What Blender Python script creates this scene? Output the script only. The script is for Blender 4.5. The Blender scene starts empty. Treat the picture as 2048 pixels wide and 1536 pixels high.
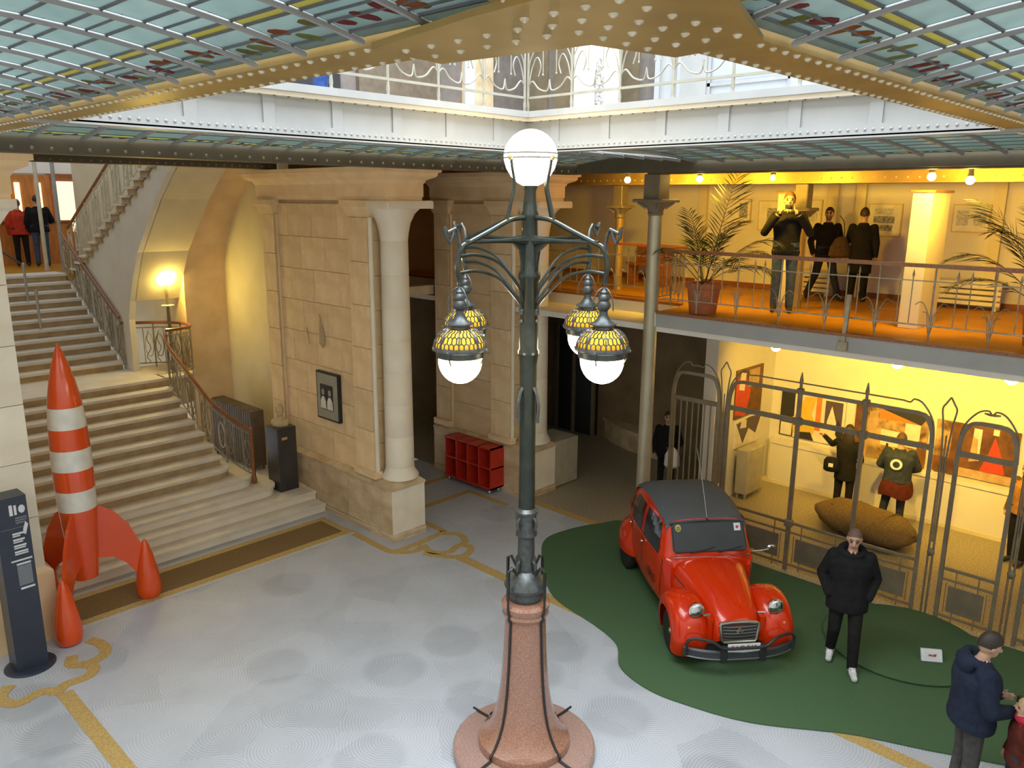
import bpy, math, random
import numpy as np
from mathutils import Vector, Matrix
from mathutils.kdtree import KDTree
random.seed(7)
SC = bpy.context.scene
COL = SC.collection
PI = math.pi

# ---------------------------------------------------------------- camera
cam_d = bpy.data.cameras.new('camera')
cam = bpy.data.objects.new('camera', cam_d)
COL.objects.link(cam)
cam_d.sensor_width = 36.0
cam_d.lens = 1589.0 / 2048.0 * 36.0
cam_d.clip_start = 0.05
_R = Matrix(((0.69354221, -0.159183, 0.7026094), (-0.72038614, -0.16211655, 0.67436046), (0.0065579, -0.97384752, -0.2271079)))
_m = Matrix(((_R[0][0], -_R[0][1], -_R[0][2]), (_R[1][0], -_R[1][1], -_R[1][2]), (_R[2][0], -_R[2][1], -_R[2][2])))
cam.matrix_world = Matrix.Translation((0, 0, 5.6)) @ _m.to_4x4()
SC.camera = cam

# ---------------------------------------------------------------- sky and exposure
wd = bpy.data.worlds.new('overcast_sky')
SC.world = wd
wd.use_nodes = True
wd.node_tree.nodes['Background'].inputs[0].default_value = (0.86, 0.93, 1.0, 1)
wd.node_tree.nodes['Background'].inputs[1].default_value = 1.0
SC.view_settings.view_transform = 'Standard'
SC.view_settings.look = 'None'
SC.view_settings.gamma = 1.0
SC.view_settings.use_curve_mapping = False
SC.view_settings.exposure = 0.0
# daylight falling through the glass roof far above the opening
sk_d = bpy.data.lights.new('skylight', 'AREA')
sk_d.shape = 'RECTANGLE'; sk_d.size = 11; sk_d.size_y = 10
sk_d.energy = 3900; sk_d.color = (0.80, 0.90, 1.0)
sk = bpy.data.objects.new('skylight', sk_d); COL.objects.link(sk)
sk.location = (4.6, 4.2, 12.5)

# ---------------------------------------------------------------- materials
def new_mat(name):
    m = bpy.data.materials.new(name); m.use_nodes = True
    nt = m.node_tree
    return m, nt, nt.nodes['Principled BSDF']

def mat(name, c1, c2=None, scale=6.0, rough=0.55, metal=0.0, bump=0.0, bscale=None, rnd=0.0, detail=4.0, coat=0.0, spec=0.5, stretch=None, ramp=(0.35, 0.65), sheen=0.0):
    m, nt, b = new_mat(name)
    N, L = nt.nodes, nt.links
    b.inputs['Roughness'].default_value = rough
    b.inputs['Metallic'].default_value = metal
    b.inputs['Specular IOR Level'].default_value = spec
    if coat: b.inputs['Coat Weight'].default_value = coat; b.inputs['Coat Roughness'].default_value = 0.06
    if sheen: b.inputs['Sheen Weight'].default_value = sheen
    tc = N.new('ShaderNodeTexCoord')
    vec = tc.outputs['Object']
    if stretch:
        mp = N.new('ShaderNodeMapping'); mp.inputs['Scale'].default_value = stretch
        L.new(vec, mp.inputs[0]); vec = mp.outputs[0]
    col = None
    if c2 is None: c2 = tuple(x * 0.86 for x in c1)
    nz = N.new('ShaderNodeTexNoise'); nz.inputs['Scale'].default_value = scale; nz.inputs['Detail'].default_value = detail
    L.new(vec, nz.inputs['Vector'])
    rp = N.new('ShaderNodeValToRGB')
    rp.color_ramp.elements[0].position = ramp[0]; rp.color_ramp.elements[1].position = ramp[1]
    rp.color_ramp.elements[0].color = (*c2, 1); rp.color_ramp.elements[1].color = (*c1, 1)
    L.new(nz.outputs['Fac'], rp.inputs[0])
    col = rp.outputs[0]
    if rnd:
        oi = N.new('ShaderNodeObjectInfo')
        mr = N.new('ShaderNodeMapRange'); mr.inputs['To Min'].default_value = 1 - rnd; mr.inputs['To Max'].default_value = 1 + rnd
        L.new(oi.outputs['Random'], mr.inputs[0])
        hs = N.new('ShaderNodeHueSaturation'); L.new(mr.outputs[0], hs.inputs['Value']); L.new(col, hs.inputs['Color'])
        col = hs.outputs[0]
    L.new(col, b.inputs['Base Color'])
    if bump:
        n2 = N.new('ShaderNodeTexNoise'); n2.inputs['Scale'].default_value = bscale or scale * 4; n2.inputs['Detail'].default_value = 3
        L.new(vec, n2.inputs['Vector'])
        bp = N.new('ShaderNodeBump'); bp.inputs['Strength'].default_value = bump; bp.inputs['Distance'].default_value = 0.01
        L.new(n2.outputs['Fac'], bp.inputs['Height']); L.new(bp.outputs[0], b.inputs['Normal'])
    return m

def emis(name, c, s):
    m, nt, b = new_mat(name)
    b.inputs['Base Color'].default_value = (*c, 1)
    b.inputs['Emission Color'].default_value = (*c, 1)
    b.inputs['Emission Strength'].default_value = s
    return m

def glass_mat(name, c1, c2, w=0.75, scale=9.0):
    """cloudy coloured leaded glass: daylight from above shines through it"""
    m, nt, b = new_mat(name)
    N, L = nt.nodes, nt.links
    tc = N.new('ShaderNodeTexCoord')
    nz = N.new('ShaderNodeTexNoise'); nz.inputs['Scale'].default_value = scale; L.new(tc.outputs['Object'], nz.inputs['Vector'])
    mx = N.new('ShaderNodeValToRGB'); mx.color_ramp.elements[0].color = (*c1, 1); mx.color_ramp.elements[1].color = (*c2, 1)
    oi = N.new('ShaderNodeObjectInfo')
    ad = N.new('ShaderNodeMath'); ad.operation = 'ADD'; L.new(nz.outputs['Fac'], ad.inputs[0])
    ml = N.new('ShaderNodeMath'); ml.operation = 'MULTIPLY_ADD'; L.new(oi.outputs['Random'], ml.inputs[0]); ml.inputs[1].default_value = 0.5; ml.inputs[2].default_value = -0.25
    L.new(ml.outputs[0], ad.inputs[1]); L.new(ad.outputs[0], mx.inputs[0])
    tr = N.new('ShaderNodeBsdfTranslucent'); L.new(mx.outputs[0], tr.inputs[0])
    L.new(mx.outputs[0], b.inputs['Base Color']); b.inputs['Roughness'].default_value = 0.25
    ms = N.new('ShaderNodeMixShader'); ms.inputs[0].default_value = w
    L.new(b.outputs[0], ms.inputs[1]); L.new(tr.outputs[0], ms.inputs[2])
    L.new(ms.outputs[0], N['Material Output'].inputs[0])
    return m

M = {}
M['stone'] = mat('limestone', (0.88, 0.66, 0.39), (0.76, 0.55, 0.30), scale=2.2, rough=0.8, bump=0.15, bscale=40, rnd=0.07)
M['stone_dirty'] = mat('weathered_limestone', (0.70, 0.55, 0.36), (0.48, 0.35, 0.20), scale=3.0, rough=0.85, bump=0.2, bscale=30, rnd=0.06)
M['stone_pale'] = mat('pale_limestone', (0.86, 0.78, 0.63), (0.79, 0.70, 0.55), scale=2.5, rough=0.8, bump=0.1, bscale=40, rnd=0.05)
M['joint'] = mat('stone_joint', (0.52, 0.38, 0.22), rough=0.9)
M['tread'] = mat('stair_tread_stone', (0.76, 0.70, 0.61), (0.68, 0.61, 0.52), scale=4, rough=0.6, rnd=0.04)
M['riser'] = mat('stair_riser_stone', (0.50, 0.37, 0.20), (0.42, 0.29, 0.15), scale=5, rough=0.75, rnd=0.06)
M['plaster'] = mat('white_plaster', (0.74, 0.70, 0.63), (0.68, 0.64, 0.57), scale=1.5, rough=0.85)
M['plaster_cream'] = mat('cream_plaster', (0.72, 0.64, 0.46), (0.64, 0.56, 0.38), scale=1.2, rough=0.85)
M['white_paint'] = mat('white_painted_steel', (0.37, 0.37, 0.36), (0.335, 0.335, 0.325), scale=3, rough=0.45)
M['gold'] = mat('bronze_gold_paint', (0.40, 0.26, 0.075), (0.33, 0.21, 0.06), scale=4, rough=0.42, metal=0.35)
M['gold_rivet'] = mat('bright_rivet', (0.70, 0.64, 0.50), (0.6, 0.52, 0.36), scale=8, rough=0.3, metal=0.4)
M['taupe'] = mat('taupe_painted_iron', (0.25, 0.20, 0.13), (0.20, 0.16, 0.10), scale=5, rough=0.5, metal=0.2)
M['iron_rail'] = mat('grey_gilded_iron', (0.40, 0.34, 0.24), (0.28, 0.23, 0.16), scale=12, rough=0.45, metal=0.4)
M['upper_iron'] = mat('pale_grey_painted_iron', (0.33, 0.31, 0.25), (0.28, 0.26, 0.2), scale=6, rough=0.5)
M['beam_taupe'] = mat('dark_taupe_painted_steel', (0.095, 0.072, 0.04), (0.075, 0.057, 0.03), scale=4, rough=0.55)
M['plinth_beige'] = mat('beige_board', (0.46, 0.41, 0.30), rough=0.8)
M['cream_iron'] = mat('cream_painted_iron', (0.62, 0.58, 0.46), (0.55, 0.5, 0.38), scale=6, rough=0.45)
M['column_iron'] = mat('champagne_painted_column', (0.47, 0.42, 0.30), (0.40, 0.35, 0.24), scale=3, rough=0.32, metal=0.35)
M['silver_bar'] = mat('silver_glazing_bar', (0.34, 0.33, 0.32), (0.28, 0.27, 0.265), scale=5, rough=0.5, metal=0.2)
M['lead'] = mat('lead_came', (0.13, 0.14, 0.15), rough=0.6, metal=0.3)
M['wood'] = mat('polished_brown_wood', (0.33, 0.11, 0.03), (0.22, 0.07, 0.02), scale=4, rough=0.3, stretch=(1, 8, 8), coat=0.3)
M['wood_orange'] = mat('orange_varnished_wood', (0.52, 0.19, 0.035), (0.40, 0.13, 0.02), scale=3, rough=0.4, stretch=(6, 6, 1))
M['wood_floor'] = mat('orange_linoleum', (0.46, 0.21, 0.015), (0.39, 0.17, 0.01), scale=2.5, rough=0.5, spec=0.25)
M['green_iron'] = mat('dark_green_bronze', (0.032, 0.038, 0.03), (0.02, 0.026, 0.02), scale=10, rough=0.3, metal=0.3, coat=0.25)
M['grey_iron'] = mat('grey_green_bronze', (0.10, 0.105, 0.10), (0.06, 0.066, 0.065), scale=20, rough=0.35, metal=0.5)
M['granite'] = mat('pink_granite', (0.42, 0.21, 0.135), (0.22, 0.105, 0.07), scale=70, rough=0.12, detail=8, ramp=(0.3, 0.7), coat=0.4)
M['granite_top'] = mat('pink_granite_plinth', (0.42, 0.27, 0.22), (0.26, 0.16, 0.13), scale=60, rough=0.3, detail=8, ramp=(0.3, 0.7))
M['globe'] = emis('lit_opal_glass', (1.0, 0.84, 0.55), 15.0)
M['globe_small'] = emis('lit_gallery_bulb', (1.0, 0.72, 0.22), 60.0)
M['globe_stair'] = emis('lit_stair_globe', (1.0, 0.73, 0.17), 170.0)
M['amber'] = glass_mat('amber_glass', (0.50, 0.28, 0.02), (0.62, 0.40, 0.06), w=0.85, scale=20)
M['gold_mosaic'] = mat('ochre_mosaic', (0.53, 0.37, 0.13), (0.40, 0.25, 0.08), scale=40, rough=0.6, bump=0.3, bscale=120)
M['mosaic_white'] = mat('pale_mosaic', (0.56, 0.56, 0.54), (0.45, 0.45, 0.44), scale=60, rough=0.6, bump=0.3, bscale=120)
M['carpet'] = mat('green_carpet', (0.095, 0.165, 0.08), (0.065, 0.12, 0.055), scale=160, rough=1.0, bump=0.6, bscale=300, ramp=(0.3, 0.7), spec=0.1)
M['coir'] = mat('brown_coir', (0.27, 0.18, 0.08), (0.19, 0.12, 0.05), scale=120, rough=1.0, bump=0.6, bscale=250, spec=0.1)
M['red_paint'] = mat('red_orange_lacquer', (0.78, 0.085, 0.01), (0.74, 0.075, 0.008), scale=3, rough=0.22, coat=0.5)
M['rocket_white'] = mat('white_lacquer', (0.80, 0.77, 0.68), rough=0.25, coat=0.4)
M['navy'] = mat('navy_painted_metal', (0.030, 0.036, 0.060), (0.024, 0.03, 0.05), rough=0.35)
M['print_white'] = mat('white_print', (0.75, 0.76, 0.76), rough=0.5)
M['print_grey'] = mat('grey_print', (0.20, 0.21, 0.23), (0.16, 0.17, 0.19), scale=60, rough=0.5)
M['black'] = mat('black_plastic', (0.02, 0.02, 0.022), rough=0.5)
M['rubber'] = mat('black_rubber', (0.018, 0.018, 0.018), rough=0.8)
M['chrome'] = mat('chrome', (0.8, 0.8, 0.78), rough=0.12, metal=1.0)
M['steel'] = mat('brushed_steel', (0.55, 0.54, 0.52), rough=0.3, metal=0.9)
M['dark_glass'] = mat('dark_window_glass', (0.02, 0.024, 0.025), rough=0.08, spec=0.35)
M['canvas'] = mat('dark_grey_canvas', (0.085, 0.09, 0.095), (0.07, 0.074, 0.08), scale=60, rough=0.8, bump=0.2, bscale=200)
M['red_shelf'] = mat('red_shelf_paint', (0.56, 0.03, 0.012), (0.5, 0.025, 0.01), rough=0.4)
M['slate'] = mat('black_stone_pedestal', (0.055, 0.05, 0.05), (0.035, 0.032, 0.033), scale=4, rough=0.35)
M['bust'] = mat('cream_plaster_bust', (0.62, 0.47, 0.26), (0.50, 0.36, 0.17), scale=8, rough=0.7)
M['brass'] = mat('brass_plate', (0.70, 0.55, 0.22), rough=0.35, metal=0.6)
M['rad'] = mat('dark_radiator_paint', (0.16, 0.12, 0.085), (0.12, 0.09, 0.06), rough=0.6)
M['rad_light'] = mat('grey_beige_radiator_paint', (0.42, 0.38, 0.28), rough=0.5)
M['paper'] = mat('cream_paper', (0.80, 0.76, 0.66), rough=0.8)
M['mount'] = mat('grey_green_mount', (0.36, 0.34, 0.27), rough=0.7)
M['frame_wood'] = mat('pale_wood_frame', (0.62, 0.46, 0.2), rough=0.5)
M['ink'] = mat('ink_drawing', (0.14, 0.14, 0.16), (0.5, 0.5, 0.5), scale=25, rough=0.8, detail=6)
M['ink_light'] = mat('pale_ink_drawing', (0.42, 0.42, 0.45), (0.68, 0.66, 0.62), scale=30, rough=0.8, detail=6)
M['terracotta'] = mat('terracotta', (0.46, 0.15, 0.06), (0.38, 0.12, 0.05), scale=8, rough=0.8)
M['leaf'] = mat('palm_leaf_green', (0.032, 0.052, 0.014), (0.02, 0.036, 0.01), scale=10, rough=0.5)
M['soil'] = mat('potting_soil', (0.06, 0.04, 0.025), rough=1.0)
M['sack'] = mat('brown_sackcloth', (0.20, 0.13, 0.055), (0.14, 0.09, 0.04), scale=30, rough=1.0, bump=0.5, bscale=90)
M['lettering'] = mat('dark_lettering', (0.06, 0.02, 0.01), rough=0.5)
M['plate_red'] = mat('plate_red', (0.45, 0.05, 0.04), rough=0.5)
M['skin'] = mat('skin', (0.55, 0.33, 0.22), (0.50, 0.28, 0.18), scale=10, rough=0.5)
M['lip'] = mat('lip', (0.40, 0.16, 0.12), rough=0.5)
M['eye'] = mat('eye_dark', (0.05, 0.035, 0.03), rough=0.3)
M['hair_dark'] = mat('dark_brown_hair', (0.035, 0.022, 0.016), (0.02, 0.013, 0.01), scale=40, rough=0.6, stretch=(4, 4, 1))
M['hair_brown'] = mat('brown_hair', (0.12, 0.06, 0.03), (0.07, 0.035, 0.02), scale=40, rough=0.6, stretch=(4, 4, 1))
M['hair_blond'] = mat('blond_hair', (0.45, 0.30, 0.15), (0.32, 0.2, 0.09), scale=40, rough=0.6, stretch=(4, 4, 1))
M['stubble'] = mat('cropped_hair', (0.16, 0.095, 0.065), (0.12, 0.07, 0.05), scale=80, rough=0.8)
def cloth(name, c): 
    M[name] = mat(name, c, tuple(x * 0.7 for x in c), scale=14, rough=0.9, bump=0.35, bscale=22, spec=0.2)
cloth('black_cloth', (0.014, 0.013, 0.014)); cloth('black_trousers', (0.016, 0.014, 0.014)); cloth('navy_cloth', (0.016, 0.022, 0.042))
cloth('jeans', (0.07, 0.10, 0.17)); cloth('dark_jeans', (0.035, 0.04, 0.055)); cloth('grey_shirt', (0.16, 0.18, 0.22)); cloth('blue_grey_cloth', (0.10, 0.13, 0.16))
cloth('red_cloth', (0.50, 0.045, 0.02)); cloth('maroon_cloth', (0.11, 0.022, 0.012)); cloth('white_shoe', (0.75, 0.75, 0.74)); cloth('brown_cloth', (0.12, 0.07, 0.035))
cloth('grey_trousers', (0.075, 0.07, 0.065)); cloth('tan_cloth', (0.42, 0.2, 0.06)); cloth('scarf_red', (0.5, 0.03, 0.05)); cloth('sweater_cloth', (0.045, 0.055, 0.075)); cloth('blue_cloth', (0.03, 0.07, 0.24))
M['glass_pale'] = glass_mat('pale_green_glass', (0.255, 0.31, 0.29), (0.33, 0.38, 0.36))
M['glass_green'] = glass_mat('sea_green_glass', (0.21, 0.25, 0.22), (0.27, 0.31, 0.28))
M['glass_yellow'] = glass_mat('yellow_glass', (0.33, 0.29, 0.09), (0.38, 0.35, 0.16))
M['glass_red'] = glass_mat('ruby_glass', (0.38, 0.07, 0.08), (0.42, 0.14, 0.14))
M['glass_orange'] = glass_mat('orange_glass', (0.5, 0.16, 0.06), (0.5, 0.24, 0.1))
M['glass_olive'] = glass_mat('olive_glass', (0.36, 0.38, 0.16), (0.45, 0.42, 0.2))

def floor_mosaic():
    m, nt, b = new_mat('grey_fan_mosaic')
    N, L = nt.nodes, nt.links
    tc = N.new('ShaderNodeTexCoord')
    def vor(scale, seed):
        mp = N.new('ShaderNodeMapping'); mp.inputs['Location'].default_value = (seed, seed * 1.7, 0); mp.inputs['Scale'].default_value = (scale, scale, 0.0)
        L.new(tc.outputs['Object'], mp.inputs[0])
        v = N.new('ShaderNodeTexVoronoi'); v.inputs['Scale'].default_value = 1.0; v.voronoi_dimensions = '2D'
        L.new(mp.outputs[0], v.inputs['Vector'])
        return v
    v1 = vor(1.25, 3.1); v2 = vor(0.8, 9.4)
    # concentric rows of tesserae round every cell centre
    w = N.new('ShaderNodeMath'); w.operation = 'MULTIPLY'; w.inputs[1].default_value = 150.0; L.new(v1.outputs['Distance'], w.inputs[0])
    sn = N.new('ShaderNodeMath'); sn.operation = 'SINE'; L.new(w.outputs[0], sn.inputs[0])
    nz = N.new('ShaderNodeTexNoise'); nz.inputs['Scale'].default_value = 1.6; nz.inputs['Detail'].default_value = 5; L.new(tc.outputs['Object'], nz.inputs['Vector'])
    fine = N.new('ShaderNodeTexNoise'); fine.inputs['Scale'].default_value = 55; L.new(tc.outputs['Object'], fine.inputs['Vector'])
    bw1 = N.new('ShaderNodeRGBToBW'); L.new(v1.outputs['Color'], bw1.inputs[0])
    bw2 = N.new('ShaderNodeRGBToBW'); L.new(v2.outputs['Color'], bw2.inputs[0])
    def madd(a, k, c):
        q = N.new('ShaderNodeMath'); q.operation = 'MULTIPLY_ADD'; L.new(a, q.inputs[0]); q.inputs[1].default_value = k
        if isinstance(c, float): q.inputs[2].default_value = c
        else: L.new(c, q.inputs[2])
        return q.outputs[0]
    ln = N.new('ShaderNodeMapRange'); ln.inputs['From Min'].default_value = 0.34; ln.inputs['From Max'].default_value = 0.26; L.new(v2.outputs['Distance'], ln.inputs[0])
    sel = N.new('ShaderNodeMath'); sel.operation = 'GREATER_THAN'; sel.inputs[1].default_value = 0.5; L.new(bw2.outputs[0], sel.inputs[0])
    lens_ = N.new('ShaderNodeMath'); lens_.operation = 'MULTIPLY'; L.new(ln.outputs[0], lens_.inputs[0]); L.new(sel.outputs[0], lens_.inputs[1])
    f = madd(sn.outputs[0], 0.13, 0.2); f = madd(lens_.outputs[0], -0.2, f)
    f = madd(bw1.outputs[0], 0.22, f); f = madd(bw2.outputs[0], 0.16, f); f = madd(nz.outputs['Fac'], 0.45, f); f = madd(fine.outputs['Fac'], 0.2, f)
    rp = N.new('ShaderNodeValToRGB'); e = rp.color_ramp.elements
    e[0].position = 0.25; e[0].color = (0.29, 0.305, 0.33, 1); e[1].position = 0.85; e[1].color = (0.49, 0.51, 0.55, 1)
    L.new(f, rp.inputs[0]); L.new(rp.outputs[0], b.inputs['Base Color'])
    b.inputs['Roughness'].default_value = 0.45
    bp = N.new('ShaderNodeBump'); bp.inputs['Strength'].default_value = 0.25; bp.inputs['Distance'].default_value = 0.004
    L.new(sn.outputs[0], bp.inputs['Height']); L.new(bp.outputs[0], b.inputs['Normal'])
    return m
M['floor'] = floor_mosaic()
M['terrazzo'] = mat('speckled_terrazzo', (0.42, 0.36, 0.26), (0.22, 0.18, 0.12), scale=45, rough=0.4, detail=6, ramp=(0.4, 0.6))

# ---------------------------------------------------------------- mesh builder
def cat(pts, n=6, closed=False):
    """Catmull-Rom through the points"""
    P = [Vector(p) for p in pts]; out = []
    m = len(P)
    rng = range(m) if closed else range(m - 1)
    for i in rng:
        p1, p2 = P[i], P[(i + 1) % m]
        p0 = P[(i - 1) % m] if (closed or i > 0) else p1 * 2 - p2
        p3 = P[(i + 2) % m] if (closed or i < m - 2) else p2 * 2 - p1
        for k in range(n):
            t = k / n
            out.append(0.5 * ((2 * p1) + (p2 - p0) * t + (2 * p0 - 5 * p1 + 4 * p2 - p3) * t * t + (3 * p1 - p0 - 3 * p2 + p3) * t ** 3))
    if not closed: out.append(P[-1].copy())
    return out

class MB:
    def __init__(s): s.v = []; s.f = []
    def add(s, vs, fs):
        o = len(s.v); s.v += [tuple(v) for v in vs]; s.f += [tuple(i + o for i in f) for f in fs]; return s
    def box(s, x0, x1, y0, y1, z0, z1):
        return s.add([(x0, y0, z0), (x1, y0, z0), (x1, y1, z0), (x0, y1, z0), (x0, y0, z1), (x1, y0, z1), (x1, y1, z1), (x0, y1, z1)],
                     [(0, 3, 2, 1), (4, 5, 6, 7), (0, 1, 5, 4), (1, 2, 6, 5), (2, 3, 7, 6), (3, 0, 4, 7)])
    def cbox(s, x0, x1, y0, y1, z0, z1, c=0.01):
        """box with chamfered vertical and top edges"""
        def ring(d, z): 
            a, b_, e, g = x0 + d, x1 - d, y0 + d, y1 - d
            return [(a + c, e, z), (b_ - c, e, z), (b_, e + c, z), (b_, g - c, z), (b_ - c, g, z), (a + c, g, z), (a, g - c, z), (a, e + c, z)]
        return s.loft([ring(0, z0), ring(0, z1 - c), ring(c * .7, z1)], cap=True)
    def bar(s, p, q, w, h=None):
        """rectangular bar from p to q (w across, h up)"""
        p, q = Vector(p), Vector(q); h = h or w
        d = (q - p).normalized(); up = Vector((0, 0, 1)) if abs(d.z) < 0.95 else Vector((1, 0, 0))
        sd = d.cross(up).normalized() * (w / 2); u = sd.cross(d).normalized() * (h / 2)
        vs = [p - sd - u, p + sd - u, p + sd + u, p - sd + u, q - sd - u, q + sd - u, q + sd + u, q - sd + u]
        return s.add(vs, [(3, 2, 1, 0), (4, 5, 6, 7), (0, 1, 5, 4), (1, 2, 6, 5), (2, 3, 7, 6), (3, 0, 4, 7)])
    def prism(s, poly, ext):
        n = len(poly); e = Vector(ext); a = [Vector(p) for p in poly]
        vs = a + [p + e for p in a]
        fs = [tuple(range(n - 1, -1, -1)), tuple(range(n, 2 * n))] + [(i, (i + 1) % n, (i + 1) % n + n, i + n) for i in range(n)]
        return s.add(vs, fs)
    def loft(s, rings, cap=True, close=True):
        n = len(rings[0]); vs = [p for r in rings for p in r]; fs = []
        for k in range(len(rings) - 1):
            for i in range(n if close else n - 1):
                j = (i + 1) % n
                fs.append((k * n + i, k * n + j, (k + 1) * n + j, (k + 1) * n + i))
        if cap and close:
            fs.append(tuple(range(n - 1, -1, -1))); o = (len(rings) - 1) * n; fs.append(tuple(o + i for i in range(n)))
        return s.add(vs, fs)
    def tube(s, pts, r, n=8, closed=False, cap=True, flat=1.0):
        P = [Vector(p) for p in pts]; m = len(P)
        R_ = r if hasattr(r, '__len__') else [r] * m
        T = []
        for i in range(m):
            a = P[(i - 1) % m] if (closed or i > 0) else P[i]; b_ = P[(i + 1) % m] if (closed or i < m - 1) else P[i]
            t = (b_ - a); T.append(t.normalized() if t.length > 1e-9 else Vector((0, 0, 1)))
        u = T[0].orthogonal().normalized(); rings = []
        for i in range(m):
            u = (u - T[i] * u.dot(T[i])); u = u.normalized() if u.length > 1e-6 else T[i].orthogonal().normalized()
            w = T[i].cross(u)
            rings.append([P[i] + (u * math.cos(2 * PI * k / n) + w * math.sin(2 * PI * k / n) * flat) * R_[i] for k in range(n)])
        if closed: rings.append(rings[0])
        return s.loft(rings, cap=cap and not closed)
    def lathe(s, prof, c=(0, 0), n=24, z0=0.0, cap=True):
        rings = [[(c[0] + max(r, 1e-4) * math.cos(2 * PI * k / n), c[1] + max(r, 1e-4) * math.sin(2 * PI * k / n), z0 + z) for k in range(n)] for r, z in prof]
        return s.loft(rings, cap=cap)
    def ell(s, c, r, nu=16, nv=10, rot=None):
        r = r if hasattr(r, '__len__') else (r, r, r)
        rings = []
        for j in range(nv + 1):
            a = -PI / 2 + PI * j / nv; cc = max(math.cos(a), 1e-3)
            ring = []
            for k in range(nu):
                p = Vector((r[0] * cc * math.cos(2 * PI * k / nu), r[1] * cc * math.sin(2 * PI * k / nu), r[2] * math.sin(a)))
                if rot is not None: p = rot @ p
                ring.append(p + Vector(c))
            rings.append(ring)
        return s.loft(rings)
    def cone(s, p, q, r0, r1, n=12):
        return s.tube([p, q], [r0, r1], n)
    def xf(s, mtx):
        s.v = [tuple(mtx @ Vector(v)) for v in s.v]; return s
    def build(s, name, m=None, parent=None, smooth=False, ang=40, w=True, loc=None):
        vs = np.array(s.v, dtype=float)
        off = Vector((0, 0, 0))
        if parent is not None and w: off = world_loc(parent)
        o_loc = Vector((0, 0, 0))
        if loc is not None: o_loc = Vector(loc) - (off if w else Vector((0, 0, 0)))
        sh = off + o_loc
        me = bpy.data.meshes.new(name)
        me.from_pydata((vs - np.array(sh)).tolist(), [], s.f)
        me.update()
        ob = bpy.data.objects.new(name, me); COL.objects.link(ob)
        ob.location = o_loc
        if m is not None: me.materials.append(M[m] if isinstance(m, str) else m)
        if parent is not None: ob.parent = parent
        if smooth:
            me.shade_smooth()
            try: me.set_sharp_from_angle(angle=math.radians(ang))
            except Exception: pass
        return ob

def world_loc(o):
    l = Vector((0, 0, 0))
    while o is not None: l += o.location; o = o.parent
    return l
def tag(o, label, cat_, group=None):
    o['label'] = label; o['category'] = cat_
    if group: o['group'] = group
    return o
def thing(name, label, cat_, loc=(0, 0, 0), rz=0.0, group=None):
    o = bpy.data.objects.new(name, None); COL.objects.link(o); o.location = loc; o.rotation_euler = (0, 0, rz); o.empty_display_size = 0.1
    return tag(o, label, cat_, group)
def struct(name, mb, m, parent=None, **k):
    o = mb.build(name, m, parent, **k)
    if parent is None: o['kind'] = 'structure'
    return o
def stuff(o): o['kind'] = 'stuff'; return o
def copy_tree(o, parent=None):
    c = o.copy(); COL.objects.link(c)
    if parent is not None: c.parent = parent
    for ch in list(o.children): copy_tree(ch, c)
    return c
def text(body, name, m, parent, size, mtx, ext=0.001, align='CENTER'):
    cu = bpy.data.curves.new('txt', 'FONT'); cu.body = body; cu.size = size; cu.extrude = ext; cu.align_x = align; cu.align_y = 'CENTER'
    to = bpy.data.objects.new('txt', cu); COL.objects.link(to)
    dg = bpy.context.evaluated_depsgraph_get()
    me = bpy.data.meshes.new_from_object(to.evaluated_get(dg)); me.name = name
    bpy.data.objects.remove(to)
    ob = bpy.data.objects.new(name, me); COL.objects.link(ob); me.materials.clear(); me.materials.append(M[m]); ob.parent = parent
    ob.matrix_local = mtx
    return ob
_unit = {}
def piece(name, m, parent, x0, x1, y0, y1, z0, z1):
    """box piece that shares one bevelled unit mesh"""
    if m not in _unit:
        b_ = MB().box(-.5, .5, -.5, .5, -.5, .5)
        me = bpy.data.meshes.new('piece_' + m); me.from_pydata(b_.v, [], b_.f); me.materials.append(M[m]); _unit[m] = me
    o = bpy.data.objects.new(name, _unit[m]); COL.objects.link(o)
    off = world_loc(parent) if parent is not None else Vector((0, 0, 0))
    o.location = Vector(((x0 + x1) / 2, (y0 + y1) / 2, (z0 + z1) / 2)) - off
    o.scale = (abs(x1 - x0), abs(y1 - y0), abs(z1 - z0)); o.parent = parent
    return o
def rivets(pts, r, name, m, parent, nrm=(0, 0, -1)):
    n = Vector(nrm).normalized(); q = n.to_track_quat('Z', 'Y').to_matrix(); mb = MB()
    for p in pts:
        rings = [[Vector(p) + q @ Vector((r * c_ * math.cos(2 * PI * k / 8), r * c_ * math.sin(2 * PI * k / 8), h * r)) for k in range(8)] for c_, h in ((1, 0), (.8, .45), (.35, .75))]
        mb.loft(rings)
    o = mb.build(name, m, parent, smooth=True, ang=60); stuff(o); return o
def ribbon(pts, wd_, z, h=0.006):
    """flat band following a plan path"""
    P = [Vector((p[0], p[1], 0)) for p in pts]; L_, R_ = [], []
    for i, p in enumerate(P):
        t = (P[min(i + 1, len(P) - 1)] - P[max(i - 1, 0)]).normalized(); n = Vector((-t.y, t.x, 0)) * wd_ / 2
        L_.append(p + n); R_.append(p - n)
    mb = MB(); rings = [[Vector((a.x, a.y, z)), Vector((b_.x, b_.y, z)), Vector((b_.x, b_.y, z + h)), Vector((a.x, a.y, z + h))] for a, b_ in zip(L_, R_)]
    return mb.loft(rings)
# ================================================================ SETTING
M['passage_stone'] = mat('brown_passage_stone', (0.30, 0.21, 0.11), (0.22, 0.15, 0.08), scale=2, rough=0.85)
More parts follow.
